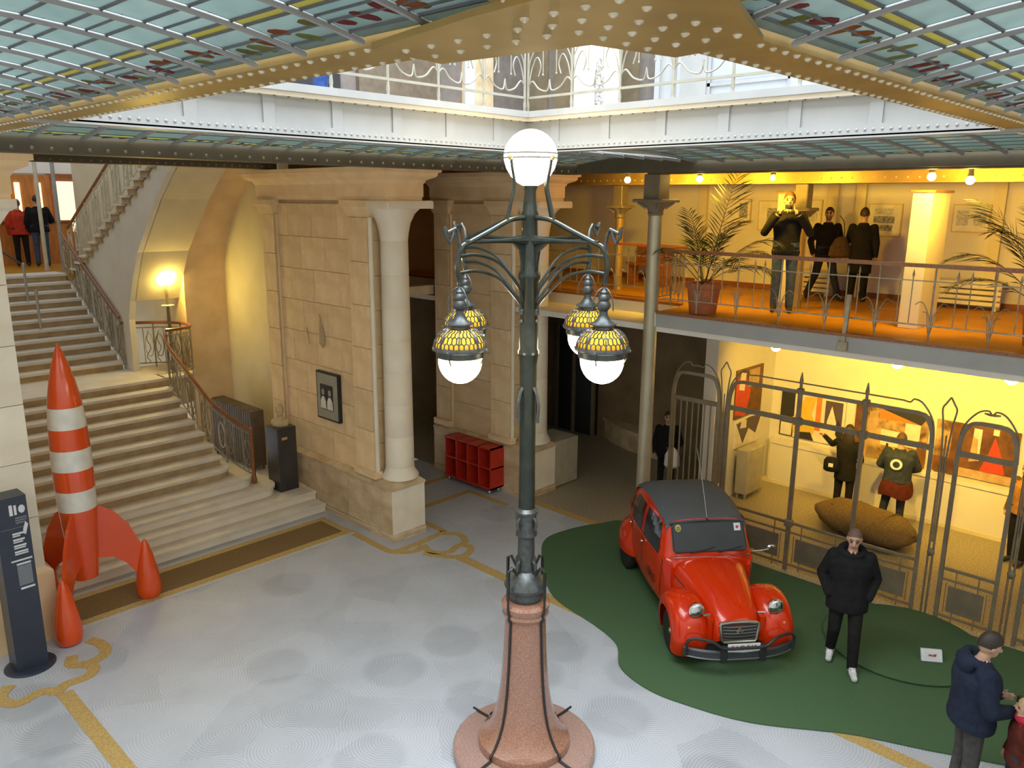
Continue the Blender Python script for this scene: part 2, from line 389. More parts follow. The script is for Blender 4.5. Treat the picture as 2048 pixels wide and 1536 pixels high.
# ================================================================ SETTING
RS = 3.88 / 24.0          # stair riser
G = 3.88                  # gallery level
ZC = 6.07                 # glass ceiling level
floor = struct('floor', MB().box(-2.2, 10.6, -2.2, 13.0, -0.2, 0.0), 'floor')
floor2 = struct('floor', MB().box(10.6, 15.2, -2.2, 16.0, -0.2, 0.0), 'terrazzo')
# ochre mosaic borders let into the floor
_bn = [0]
def band(pts, w, sm=True, m='gold_mosaic', z=0.0, name='mosaic_border'):
    _bn[0] += 1; z = z + .0002 * _bn[0]
    P = cat([(p[0], p[1], 0) for p in pts], 6) if sm else pts
    return ribbon(P, w, z - 0.003, 0.008).build(name, m, floor)
band([(2.3, -2), (2.3, 4.9)], 0.17, False); band([(2.3, 5.1), (2.3, 9.35)], 0.17, False)
band([(7.92, -2), (7.92, 8.75)], 0.18, False)
band([(10.52, 7.0), (10.52, 9.6)], 0.17, False); band([(10.3, 9.68), (11.4, 9.68)], 0.12, False)
band([(8.3, 10.78), (10.1, 10.78)], 0.14, False); band([(8.4, 11.72), (10.5, 11.72)], 0.14, False); band([(10.05, 10.7), (10.05, 9.75)], 0.12, False)
for q in ([(7.28, 10.85), (7.26, 9.85), (7.32, 9.6), (7.55, 9.42), (7.8, 9.5)], [(7.26, 9.75), (7.42, 9.62), (8.3, 9.66), (8.42, 9.8), (8.42, 10.7)],
          [(7.8, 9.5), (7.72, 9.2), (7.92, 9.0), (8.2, 9.08), (8.3, 8.9), (8.1, 8.74), (7.9, 8.78), (7.75, 8.95), (7.6, 9.25)], [(8.3, 9.66), (8.5, 9.4), (8.42, 9.15), (8.25, 9.05)]):
    band(q, 0.12)
for q in ([(2.9, 10.35), (2.98, 10.1), (2.92, 9.86), (2.7, 9.78), (2.55, 9.9), (2.62, 10.1)], [(2.62, 9.86), (2.72, 9.65), (2.6, 9.5), (2.35, 9.5), (2.2, 9.36)], [(2.3, 9.4), (2.1, 9.55), (1.85, 9.5), (1.75, 9.75), (1.9, 9.95)], [(1.0, 10.2), (1.5, 10.2), (1.72, 10.0)]):
    band(q, 0.14)
# doormat framed by ochre mosaic at the foot of the stairs
band([(2.95, 10.84), (7.3, 10.84)], 0.14, False); band([(2.95, 11.62), (7.3, 11.62)], 0.12, False); band([(7.24, 10.78), (7.24, 11.68)], 0.13, False)
band([(2.95, 10.73), (7.3, 10.73)], 0.07, False, 'mosaic_white'); band([(2.95, 11.74), (7.4, 11.74)], 0.1, False, 'mosaic_white')
mt = MB().cbox(2.95, 7.17, 10.92, 11.55, 0.0, 0.012, 0.004).build('doormat', 'coir'); tag(mt, 'long brown coir mat at the foot of the stone stairs', 'doormat')

# ------------------------------------------------ stone piers
def courses(parent, name, axis, face, a0, a1, z0, z1, ch, bl, m, depth=0.05):
    n = max(1, round((z1 - z0) / ch)); h = (z1 - z0) / n; g = 0.004
    for i in range(n):
        za, zb = z0 + i * h + g, z0 + (i + 1) * h - g
        k = max(1, round((a1 - a0) / bl)); L_ = (a1 - a0) / k; off = (L_ / 2 if i % 2 and k > 1 else 0)
        cuts = [a0] + [a0 + off + j * L_ for j in range(0 if off else 1, k + 1)]
        cuts = [c for c in cuts if c < a1 - 0.05] + [a1]
        for c0, c1 in zip(cuts[:-1], cuts[1:]):
            if c1 - c0 < 0.04: continue
            p = random.uniform(0, 0.004)
            if axis == 'x': piece(name, m, parent, face - p, face + depth, c0 + g, c1 - g, za, zb)
            else: piece(name, m, parent, c0 + g, c1 - g, face - p, face + depth, za, zb)

def ringrect(x0, x1, y0, y1, z): return [(x0, y0, z), (x1, y0, z), (x1, y1, z), (x0, y1, z)]
def entab(parent, x0, x1, y0, y1, z0=5.56):
    prof = [(0.0, 0), (0.0, .05), (.015, .06), (.015, .25), (.03, .27), (.05, .31), (.12, .34), (.17, .37), (.18, .42), (.22, .43), (.22, .5)]
    MB().loft([ringrect(x0 - o, x1 + o, y0 - o, y1 + o, z0 + z) for o, z in prof]).build('entablature', 'stone', parent)
def stone_column(parent, cx, cy, z0, z1, r):
    MB().lathe([(r * 1.32, 0), (r * 1.34, .04), (r * 1.2, .09), (r * 1.08, .13), (r * 1.03, .2)], (cx, cy), 28, z0).build('column_base', 'stone_pale', parent, smooth=True)
    zb, zt = z0 + .2, z1 - .62
    n = 7; h = (zt - zb) / n
    for i in range(n):
        t0, t1 = i / n, (i + 1) / n
        ra, rb = r * (1.03 - .09 * t0), r * (1.03 - .09 * t1)
        MB().lathe([(ra - .006, i * h), (ra, i * h + .008), (rb, (i + 1) * h - .008), (rb - .006, (i + 1) * h)], (cx, cy), 28, zb).build('column_drum', 'stone_pale', parent, smooth=True)
    c = MB().lathe([(r * .94, 0), (r * 1.0, .12), (r * 1.15, .28), (r * 1.45, .42), (r * 1.75, .49), (r * 1.8, .5)], (cx, cy), 28, zt)
    a = r * 1.95
    c.cbox(cx - a, cx + a, cy - a, cy + a, zt + .5, z1, .02)
    c.build('capital', 'stone_pale', parent, smooth=True, ang=35)
def pier(name, xf, y0, y1, xw=0.68, cx=0.41):
    core = struct(name, MB().box(xf + .1, xf + xw - .03, y0 + .6, y1, 0, 5.56), 'joint')
    # dado with plinth and sloping cap
    courses(core, 'dado_stone', 'x', xf, y0 + .02, y1, .12, .9, .78, 1.1, 'stone_dirty', .12)
    piece('dado_stone', 'stone_pale', core, xf + .005, xf + xw, y0, y0 + .62, .13, .9)
    piece('plinth', 'stone_dirty', core, xf - .015, xf + xw + .01, y0 - .015, y0 + .62, 0, .125)
    piece('plinth', 'stone_dirty', core, xf - .012, xf + .2, y0 + .62, y1, 0, .115)
    MB().loft([ringrect(xf - .02, xf + xw + .01, y0 - .015, y1, .9), ringrect(xf - .02, xf + xw + .01, y0 - .015, y1, .94), ringrect(xf + .07, xf + xw - .05, y0 + .08, y1, 1.0)]).build('dado_cap', 'stone_dirty', core)
    # wall field, pilasters, mouldings
    courses(core, 'wall_stone', 'x', xf + .08, y0 + 1.02, y1 - .5, 1.0, 5.5, .56, .85, 'stone', .06)
    courses(core, 'pilaster_stone', 'x', xf + .01, y0 + .48, y0 + 1.0, 1.12, 5.3, .7, .6, 'stone', .12)
    courses(core, 'pilaster_stone', 'x', xf + .03, y1 - .48, y1 - .06, 1.12, 5.3, .7, .6, 'stone', .12)
    for ya, yb in ((y0 + .44, y0 + 1.04), (y1 - .52, y1 - .02)):
        piece('pilaster_base', 'stone', core, xf - .02, xf + .14, ya, yb, 1.0, 1.12)
        MB().loft([ringrect(xf + .02 - o, xf + .16, ya + .03 - o, yb - .03 + o, z) for o, z in ((0, 5.3), (.02, 5.36), (.05, 5.44), (.09, 5.47), (.09, 5.56))]).build('pilaster_capital', 'stone', core)
    MB().tube([(xf + .05, y0 + .45, 1.12), (xf + .05, y0 + .45, 5.3)], .035, 8).build('edge_moulding', 'stone_pale', core, smooth=True)
    MB().tube([(xf + .07, y1 - .52, 1.12), (xf + .07, y1 - .52, 5.3)], .03, 8).build('edge_moulding', 'stone', core, smooth=True)
    courses(core, 'side_stone', 'y', y0 + .56, xf + .1, xf + xw, 1.0, 5.5, .56, .7, 'stone', .05)
    stone_column(core, xf + cx, y0 + .31, 1.0, 5.56, .235)
    entab(core, xf + .0, xf + xw, y0 - .08, y1)
    return core
wall1 = pier('wall_stairs', 7.52, 9.92, 13.72)
wall2 = pier('wall_passage', 10.5, 9.66, 12.35, .8, .53)
# broken-out hole and stain in the stair wall
MB().prism([(7.585, 11.98, 3.1), (7.585, 11.86, 3.03), (7.585, 11.8, 3.15), (7.585, 11.82, 3.3), (7.585, 11.9, 3.5), (7.585, 11.93, 3.62), (7.585, 11.95, 3.4), (7.585, 11.96, 3.25)], (-.008, 0, 0)).build('broken_patch', M['joint'], wall1)
MB().prism([(7.585, 12.32, 3.1), (7.585, 12.29, 3.05), (7.585, 12.36, 3.35), (7.585, 12.38, 3.32)], (-.007, 0, 0)).build('wall_crack', M['joint'], wall1)
# left pier
p0 = struct('wall_left_pier', MB().box(1.6, 2.58, 10.82, 12.2, 0, 5.56), 'joint')
courses(p0, 'pier_stone', 'y', 10.76, 1.6, 2.63, .95, 5.3, .72, 1.2, 'stone_pale', .1)
for i in range(6): piece('pier_stone', 'stone_pale', p0, 2.5, 2.63, 10.87, 12.2, .95 + i * .725 + .005, .95 + (i + 1) * .725 - .005)
piece('dado_stone', 'stone', p0, 1.55, 2.7, 10.7, 12.2, 0, .9)
MB().loft([ringrect(1.5, 2.7, 10.7, 12.2, .9), ringrect(1.5, 2.7, 10.7, 12.2, .94), ringrect(1.58, 2.63, 10.76, 12.2, 1.0)]).build('dado_cap', 'stone', p0)
MB().loft([ringrect(1.6 - o, 2.63 + o, 10.76 - o, 12.2 + o, z) for o, z in ((0, 5.25), (.03, 5.3), (.1, 5.42), (.17, 5.46), (.17, 5.56))]).build('capital', 'stone_pale', p0)
entab(p0, 1.5, 2.75, 10.6, 12.3)

# ------------------------------------------------ walls around the stairs and beyond
struct('wall_left', MB().box(2.1, 2.3, 12.2, 27, 0, 8.5), 'plaster_cream')
struct('wall_stairwell', MB().box(8.0, 8.2, 13.72, 16.2, 0, 8.5), 'plaster_cream')
# vault springing over the recess beside the stairs, and the lit wall behind the landing lamp
arc = [(16.16, 3.75), (16.12, 4.2), (15.98, 4.65), (15.72, 5.1), (15.35, 5.5), (14.95, 5.82), (14.5, 6.06), (13.9, 6.28)]
va = MB().prism([(7.1, y, z) for y, z in [(16.16, 0.3)] + arc + [(13.9, 8.5), (16.6, 8.5), (16.6, .3)]], (.92, 0, 0))
struct('wall_recess', va, 'stone')
struct('wall_landing', MB().box(7.1, 7.3, 16.6, 22, 0.3, 8.5), 'plaster_cream')
struct('wall_back', MB().box(2.3, 15.2, 26.8, 27, 3.5, 8.5), 'plaster_cream')
struct('floor', MB().box(2.3, 12, 19.93, 27, 3.6, 3.879), 'wood_floor')
# beams under the ceiling edge
def ibeam(name, m, x0, x1, y0, y1, z0, z1, ax):
    o = struct(name, MB().box(x0, x1, y0, y1, z0, z1), m)
    return o
b1 = ibeam('trim_1', 'beam_taupe', 1.0, 10.0, 8.12, 8.4, 5.97, 6.31, 'x')
rivets([(1.2 + i * .16, 8.12, 6.01) for i in range(54)], .018, 'rivet', 'taupe', b1, (0, -1, 0))
b2 = ibeam('trim_2', 'beam_taupe', 2.5, 7.6, 13.1, 13.45, 6.08, 6.22, 'x')
rivets([(2.7 + i * .14, 13.1, 6.12) for i in range(35)], .02, 'rivet', 'taupe', b2, (0, -1, 0))
MB().box(2.5, 7.6, 13.02, 13.5, 6.205, 6.24).build('beam_flange', 'gold', b2)
b3 = ibeam('trim_3', 'beam_taupe', 9.86, 10.0, -2.2, 8.1, 5.98, 6.31, 'y')
struct('ceiling', MB().box(1.0, 10.3, 8.4, 13.02, 6.2, 6.3), 'stone_dirty')
# ------------------------------------------------ passages behind the piers
struct('wall_far', MB().box(8.25, 15.2, 15.2, 15.4, 0, 6.2), M['passage_stone'])
struct('ceiling', MB().box(8.2, 15.2, 13.02, 15.4, 6.2, 6.3), 'stone_dirty')
struct('ceiling', MB().box(8.25, 10.6, 12.4, 15.2, 3.7, 3.88), 'stone_dirty')
# ------------------------------------------------ right gallery
gs = struct('floor', MB().prism([(10.6, -2.2, G - .22), (14.95, -2.2, G - .22), (14.95, 15.2, G - .22), (11.65, 15.2, G - .22), (11.65, 7.15, G - .22), (10.6, 7.0, G - .22)], (0, 0, .215)), 'wood_floor')
MB().box(10.575, 10.6, -2.2, 7.0, G - .24, G - .02).build('fascia_board', 'white_paint', gs)
MB().box(10.55, 10.62, -2.2, 7.0, G - .03, G + .015).build('edge_strip', 'wood', gs)
MB().box(11.62, 11.65, 7.2, 15.2, G - .24, G - .02).build('fascia_board', 'plaster', gs)
MB().box(11.6, 11.68, 7.2, 15.2, G - .03, G + .015).build('edge_strip', 'wood', gs)
MB().prism([(10.56, 7.0, G - .24), (11.65, 7.13, G - .24), (11.65, 7.17, G - .24), (10.56, 7.05, G - .24)], (0, 0, .23)).build('fascia_board', 'plaster', gs)
struct('ceiling', MB().box(10.6, 14.95, -2.2, 15.2, 3.56, 3.655), 'plaster')
struct('wall_right', MB().box(14.95, 15.15, -2.2, 15.4, 0, 6.2), 'plaster')
struct('ceiling', MB().box(10.0, 15.2, -2.2, 13.02, 6.2, 6.3), 'plaster_cream')
struct('wall_passage_right', MB().box(14.88, 14.95, 7.28, 15.2, 0, 3.56), 'passage_stone')
# beam with two rivet rows over the gallery edge
b4 = struct('trim_4', MB().box(10.45, 10.8, -2.2, 7.2, 5.98, 6.2), 'beam_taupe')
rivets([(10.45, -1 + i * .15, 6.02) for i in range(54)], .018, 'rivet', 'taupe', b4, (-1, 0, 0))
b5 = struct('trim_5', MB().box(12.55, 12.85, -2.2, 13.0, 5.885, 6.2), 'gold')
rivets([(12.55, -1 + i * .16, 5.945) for i in range(85)], .017, 'rivet', 'gold_rivet', b5, (-1, 0, 0))
MB().box(12.48, 12.92, -2.2, 13.0, 5.865, 5.89).build('beam_flange', 'gold', b5)
for yy in (2.2, 4.85, 7.9): struct('trim_6', MB().box(12.85, 14.95, yy, yy + .2, 5.93, 6.2), 'gold')
MB().box(14.93, 14.95, -2.2, 15, G, G + .1).build('baseboard_right', 'wood')['kind'] = 'structure'
for yy in (3.35, 5.55, 6.05, 8.75):
    w = struct('trim_7', MB().box(14.86, 14.95, yy, yy + .17, G, 5.95), 'plaster_cream')
# lower room: end wall, ledge, dado line
lw = struct('wall_end', MB().box(12.65, 14.95, 7.02, 7.27, 0, 3.56), 'plaster')

lg = struct('trim_8', MB().box(14.72, 14.95, -2.2, 6.9, .84, .92), 'plaster')
MB().box(14.75, 14.95, -2.2, 6.9, .0, .83).build('wall_panel', 'plaster', lg)
MB().box(14.73, 14.95, -2.2, 7.0, 0, .07).build('baseboard_room', 'plaster_cream')['kind'] = 'structure'
# dark bracket block and door frame at the gallery corner
struct('trim_9', MB().prism([(12.6, 8.2, 3.2), (12.6, 7.75, 3.32), (12.6, 7.75, 3.56), (12.6, 8.2, 3.56)], (.7, 0, 0)), 'taupe')
# passage: door recess, curved stone bench
dr = struct('door_1', MB().box(14.7, 14.93, 11.4, 12.5, 0, 2.6), 'black')
for yy in (11.35, 11.95, 12.5): MB().box(14.66, 14.72, yy, yy + .09, 0, 2.65).build('door_frame', 'taupe', dr)
struct('wall_corner', MB().box(13.6, 14.0, 12.5, 15.2, 0, 3.6), 'passage_stone')
bn = MB()
pb = cat([(14.9, 11.2, 0), (14.55, 10.6, 0), (14.35, 9.9, 0), (14.3, 9.0, 0)], 6)
bn.prism([(p.x, p.y, 0) for p in pb] + [(14.93, 9.0, 0)], (0, 0, .42)); bn.prism([(p.x - .05, p.y, .42) for p in pb] + [(14.93, 9.0, .42)], (0, 0, .07))
tag(bn.build('stone_bench', 'stone_dirty'), 'curved stone wall bench in the dark passage behind the iron column', 'bench')
# ------------------------------------------------ near walls (behind and beside the viewer)
struct('wall_near_left', MB().box(-2.4, -2.2, -2.4, 12.2, 0, 9.5), 'plaster')
struct('wall_near_right', MB().box(-2.4, 15.15, -2.4, -2.2, 0, 9.5), 'plaster')
struct('wall_corner_left', MB().box(-2.4, 1.6, 12.0, 12.2, 0, 9.5), 'plaster_cream')
# ------------------------------------------------ upper storey seen through the opening
UF = 6.42
M['taupe_wall'] = mat('taupe_wall_paint', (0.20, 0.17, 0.15), (0.16, 0.135, 0.12), rough=0.8)
struct('floor', MB().box(10.0, 15.2, -2.2, 13.0, 6.3, UF), 'plaster')
struct('floor', MB().box(1.0, 10.0, 8.4, 13.0, 6.3, UF), 'plaster')
wu = struct('wall_upper_left', MB().box(1.0, 13.5, 12.6, 12.8, UF, 10.0), 'taupe_wall')
MB().box(5.2, 8.6, 12.5, 12.6, UF, 9.2).build('door_panel', 'black', wu)
MB().box(9.0, 10.9, 12.5, 12.6, UF, 9.2).build('door_panel', 'rad', wu)
MB().box(11.6, 12.4, 12.5, 12.6, UF, 9.4).build('wall_panel', 'stone_dirty', wu)
wr = struct('wall_upper_right', MB().box(13.4, 13.6, 9.3, 12.6, UF, 10.0), 'taupe_wall')
for i in range(4): MB().box(13.36, 13.4, 9.5 + i * .78, 10.1 + i * .78, UF + .1, 9.6).build('wall_panel', 'taupe', wr)
struct('wall_upper_window', MB().box(13.4, 13.6, -2.2, 9.3, 9.6, 10.0), 'white_paint')
for yy in (8.05, 5.9, 4.0, 2.0): struct('wall_window_pier', MB().box(13.4, 13.6, yy, yy + .55, UF, 9.6), 'white_paint')
M['window_glass'] = glass_mat('frosted_window_glass', (0.9, 0.93, 0.96), (0.95, 0.97, 1.0), w=0.9)
for i, (ya, yb) in enumerate(((6.45, 8.05), (4.55, 5.9), (2.55, 4.0))):
    fr = struct('window_%d' % (i + 1), MB().box(13.44, 13.56, ya, ya + .06, UF, 9.6).box(13.44, 13.56, yb - .06, yb, UF, 9.6), 'white_paint')
    MB().box(13.44, 13.56, ya, yb, 7.6, 7.66).build('window_bar', 'white_paint', fr)
    MB().box(13.49, 13.51, ya, yb, UF, 9.6).build('pane', 'window_glass', fr)
ps = MB().box(12.2, 12.28, 9.15, 10.15, UF, 9.3).build('display_screen', 'paper'); tag(ps, 'tall cream display screen with a dark figure print on the upper storey', 'display screen')
MB().prism([(12.19, 9.6, 7.0), (12.19, 9.45, 6.9), (12.19, 9.42, 7.6), (12.19, 9.5, 8.1), (12.19, 9.62, 8.05), (12.19, 9.66, 7.6)], (-.006, 0, 0)).build('print', 'ink', ps)
us = thing('picture_light', 'small warm picture light above the cream screen on the upper storey', 'lamp', (12.2, 9.65, 9.3))
MB().tube([(12.22, 9.65, 9.3), (12.1, 9.65, 9.42), (11.8, 9.65, 9.42)], .015, 6).build('bracket', 'brass', us)
MB().lathe([(.02, .1), (.06, .02), (.06, 0), (.04, .01)], (11.78, 9.65), 14, 9.36).build('shade', 'brass', us, smooth=True)
ul = bpy.data.lights.new('picture_lamp', 'SPOT'); ul.energy = 260; ul.color = (1.0, .74, .3); ul.spot_size = math.radians(95); ul.spot_blend = .5; ul.shadow_soft_size = .05
uo = bpy.data.objects.new('picture_lamp', ul); COL.objects.link(uo); uo.parent = us; uo.location = (-.42, 0, .05); uo.rotation_euler = Vector((.4, 0, -1)).to_track_quat('-Z', 'Y').to_euler()
for (cx, cy, r, lab) in ((7.6, 8.1, .075, 'white upper iron column standing left of the railing corner'), (9.0, 5.95, .11, 'white upper iron column standing before the bright windows')):
    c = MB().lathe([(r * 1.6, 0), (r * 1.6, .1), (r, .16), (r * .92, 3.0), (r * 1.5, 3.1), (r * 1.5, 3.2)], (cx, cy), 16, UF).build('iron_column', 'white_paint', None, smooth=True); tag(c, lab, 'column')

# ================================================================ CEILING: girders round the opening
OX0, OX1, OY0, OY1 = 1.88, 6.2, 1.5, 5.75
def girder(name, ax, c, a0, a1, label=None):
    """white riveted girder along the far sides of the opening; ax = axis it runs along, c = face position"""
    sgn = 1
    def bx(d0, d1, e0, e1, z0, z1):      # d = depth behind the face, e = along
        return (e0, e1, c + d0, c + d1, z0, z1) if ax == 'x' else (c + d0, c + d1, e0, e1, z0, z1)
    o = struct(name, MB().box(*bx(.05, .13, a0, a1, ZC, ZC + .36)), 'white_paint')
    MB().box(*bx(0.03, .2, a0, a1, ZC - .012, ZC + .012)).build('bottom_flange', 'white_paint', o)
    MB().box(*bx(.03, .05, a0, a1, ZC, ZC + .085)).build('angle_plate', 'white_paint', o)
    MB().box(*bx(-.05, .22, a0, a1, ZC + .325, ZC + .385)).build('top_ledge', 'white_paint', o)
    MB().box(*bx(-.02, .05, a0, a1, ZC + .29, ZC + .325)).build('ledge_moulding', 'stone_pale', o)
    e = a0 + .35
    while e < a1 - .1:
        MB().box(*bx(.036, .05, e, e + .1, ZC + .085, ZC + .29)).build('stiffener', 'white_paint', o); e += .62
    n = int((a1 - a0) / .062)
    nrm = (0, -1, 0) if ax == 'x' else (-1, 0, 0)
    pts = [((a0 + .03 + i * .062, c + .03, ZC + .045) if ax == 'x' else (c + .03, a0 + .03 + i * .062, ZC + .045)) for i in range(n)]
    rivets(pts, .0125, 'rivet', 'white_paint', o, nrm)
    n2 = n // 2
    pts = [((a0 + .06 + i * .124, c + .0, ZC + .29) if ax == 'x' else (c + .0, a0 + .06 + i * .124, ZC + .29)) for i in range(n2)]
    rivets(pts, .012, 'rivet', 'taupe', o, (0, 0, -1))
    return o
girder('trim_10', 'x', OY1, OX0 - .2, OX1 + .13)
girder('trim_11', 'y', OX1, OY0 - .2, OY1 + .13)
def gold_beam(name, x0, x1, y0, y1, ax):
    o = struct(name, MB().box(x0, x1, y0, y1, ZC, ZC + .38), 'gold')
    a0, a1 = (x0, x1) if ax == 'x' else (y0, y1)
    n = int((a1 - a0) / .085); P = []
    for i in range(n):
        a = a0 + .04 + i * .085
        for d in (.035, .225):
            P.append((a, y0 + d, ZC) if ax == 'x' else (x0 + d, a, ZC))
    rivets(P, .013, 'rivet', 'gold_rivet', o)
    return o
gold_beam('trim_12', 1.63, 1.89, -2.2, 8.1, 'y')
gold_beam('trim_13', -2.2, 9.85, 1.24, 1.5, 'x')
gp = struct('trim_14', MB().prism([(1.45, 1.1, ZC - .02), (1.75, 1.0, ZC - .02), (2.3, 1.2, ZC - .02), (2.35, 1.53, ZC - .02), (2.0, 1.6, ZC - .02), (1.93, 2.2, ZC - .02), (1.6, 2.15, ZC - .02), (1.5, 1.6, ZC - .02)], (0, 0, .02)), 'gold')
rivets([(1.6 + .11 * i, 1.2 + .1 * j, ZC - .02) for i in range(6) for j in range(4)] + [(1.68 + .12 * i, 1.6 + .12 * j, ZC - .02) for i in range(2) for j in range(5)], .0135, 'rivet', 'gold_rivet', gp)

# ------------------------------------------------ leaded glass panels
def near_z(u): return ZC + .02 + .25 * u - .13 * u * u if u < .96 else ZC + .02 + .12
def glass_panel(name, label, pos, vs, rows, zf, flowers=True, barw=.0105, flip=1):
    """pos(u, v) -> (x, y); vs = bar positions, rows = [(u0, u1, material)]"""
    T = thing(name, label, 'stained glass')
    cache = {}
    def pt(u, v, dz=0): x, y = pos(u, v); return Vector((x, y, zf(u) + dz))
    for i in range(len(vs) - 1):
        w = vs[i + 1] - vs[i]
        for j, (u0, u1, m) in enumerate(rows):
            key = (j, round(w, 3))
            o_ = pt(u0, vs[i])
            if key not in cache:
                g = .006
                q = [pt(u0 + g, vs[i] + g), pt(u0 + g, vs[i + 1] - g), pt(u1 - g, vs[i + 1] - g), pt(u1 - g, vs[i] + g)]
                mb = MB().prism([p - o_ for p in q], (0, 0, .006))
                me = bpy.data.meshes.new('pane'); me.from_pydata(mb.v, [], mb.f); me.materials.append(M[m]); cache[key] = me
            ob = bpy.data.objects.new('pane', cache[key]); COL.objects.link(ob); ob.parent = T; ob.location = o_
    for v in vs:
        us = [rows[0][0]] + [r[1] for r in rows]
        MB().tube([pt(u, v, -.012) for u in us], barw, 6).build('glazing_bar', 'silver_bar', T, smooth=True)
    for j, (u0, u1, m) in enumerate(rows):
        if j == 0: continue
        MB().bar(pt(u0, vs[0], -.001), pt(u0, vs[-1], -.001), .009, .01).build('lead_came', 'lead', T)
    # thin cames that split some panes
    for j, (u0, u1, m) in enumerate(rows):
        if m != 'glass_pale': continue
        for i in range(len(vs) - 1):
            if (i * 7 + j * 3) % 5 == 0:
                um = u0 + (u1 - u0) * .5
                MB().bar(pt(um, vs[i], -.002), pt(um, vs[i + 1], -.002), .007, .008).build('lead_came', 'lead', T)
    if flowers:
        rf = random.Random(len(vs))
        for i in range(len(vs) - 1):
            for k in range(3):
                v = vs[i] + (vs[i + 1] - vs[i]) * (.2 + .3 * k + rf.uniform(-.05, .05)); u = rf.uniform(.07, .15)
                a = rf.uniform(.4, 1.2); L_ = rf.uniform(.035, .06); W = L_ * .42; q = []
                for t in range(8):
                    ph = 2 * PI * t / 8; du, dv = L_ * math.cos(ph), W * math.sin(ph)
                    q.append(pt(u + du * math.cos(a) - dv * math.sin(a), v + du * math.sin(a) + dv * math.cos(a), -.005))
                MB().prism(q, (0, 0, .004)).build('flower_pane', rf.choice(['glass_red', 'glass_red', 'glass_orange', 'glass_olive', 'glass_yellow']), T)
    return T
rowsN = [(0, .055, 'glass_green'), (.055, .13, 'glass_pale'), (.13, .225, 'glass_pale'), (.225, .27, 'glass_yellow')] + [(.27 + .135 * k, .27 + .135 * (k + 1), 'glass_pale') for k in range(11)]
glass_panel('leaded_glass_ceiling', 'pale green leaded glass ceiling with flower border, upper left of the photo', lambda u, v: (1.61 - u, v), [1.2 + .335 * i for i in range(21)], rowsN, near_z)
glass_panel('leaded_glass_ceiling', 'pale green leaded glass ceiling with flower border, upper right of the photo', lambda u, v: (v, 1.22 - u), [1.8 + .365 * i for i in range(22)], rowsN, near_z)
def far_z(wid): return lambda u: ZC + .05 + .1 * math.sin(PI * min(1, max(0, u / wid)))
rowsF = [(0, .1, 'glass_green'), (.1, .18, 'glass_olive')] + [(.18 + .24 * k, .42 + .24 * k, 'glass_green') for k in range(8)]
glass_panel('leaded_glass_ceiling', 'narrow strip of leaded glass below the left white girder', lambda u, v: (v, 8.1 - u), [1.9 + .42 * i for i in range(20)], rowsF, far_z(2.1), True, .022)
rowsG = rowsF + [(2.1 + .25 * k, 2.35 + .25 * k, 'glass_green') for k in range(5)]
glass_panel('leaded_glass_ceiling', 'narrow strip of leaded glass below the right white girder', lambda u, v: (9.82 - u, v), [-.6 + .411 * i for i in range(17)], rowsG, far_z(3.35), True, .022)
# ================================================================ STAIRS
XL = 2.75
def ny(k): return 11.92 + .306 * (k - 1) if k <= 13 else 16.97 + .291 * (k - 14)
stairs = thing('stone_staircase', 'broad pale stone staircase with tan risers rising beside the stone pier', 'staircase', (4.6, 12, 0))
for k in range(1, 25):
    z = k * RS; y = ny(k)
    xe = {1: 7.5, 2: 7.5, 3: 6.95, 4: 6.66, 5: 6.4}.get(k, 6.3 if k <= 13 else 6.04)
    dep = .36
    if k in (3, 4, 5):
        rr = .3; yb = 13.7
        def outline(o):
            pts = [(XL, y - o), (xe - rr, y - o)] + [(xe - rr + (rr + o) * math.sin(a), y + rr - (rr + o) * math.cos(a)) for a in [PI / 2 * t / 6 for t in range(1, 7)]] + [(xe + o, yb), (XL, yb)]
            return pts
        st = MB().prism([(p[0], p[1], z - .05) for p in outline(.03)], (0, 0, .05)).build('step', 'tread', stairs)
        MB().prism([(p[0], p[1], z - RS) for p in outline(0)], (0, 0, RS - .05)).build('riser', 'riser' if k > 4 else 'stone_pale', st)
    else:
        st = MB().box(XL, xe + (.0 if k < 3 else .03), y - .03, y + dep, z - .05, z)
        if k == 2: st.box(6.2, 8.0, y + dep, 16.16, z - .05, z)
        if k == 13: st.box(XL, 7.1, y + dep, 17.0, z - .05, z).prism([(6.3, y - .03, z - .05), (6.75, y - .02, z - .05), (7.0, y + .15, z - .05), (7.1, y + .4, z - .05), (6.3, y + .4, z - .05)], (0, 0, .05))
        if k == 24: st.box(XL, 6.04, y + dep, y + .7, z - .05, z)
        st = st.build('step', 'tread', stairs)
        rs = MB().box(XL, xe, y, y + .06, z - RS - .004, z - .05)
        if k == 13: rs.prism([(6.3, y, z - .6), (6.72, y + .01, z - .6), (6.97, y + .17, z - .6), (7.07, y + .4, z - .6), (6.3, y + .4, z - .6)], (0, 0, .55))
        rs.build('riser', 'riser' if k > 4 else 'stone_pale', st)
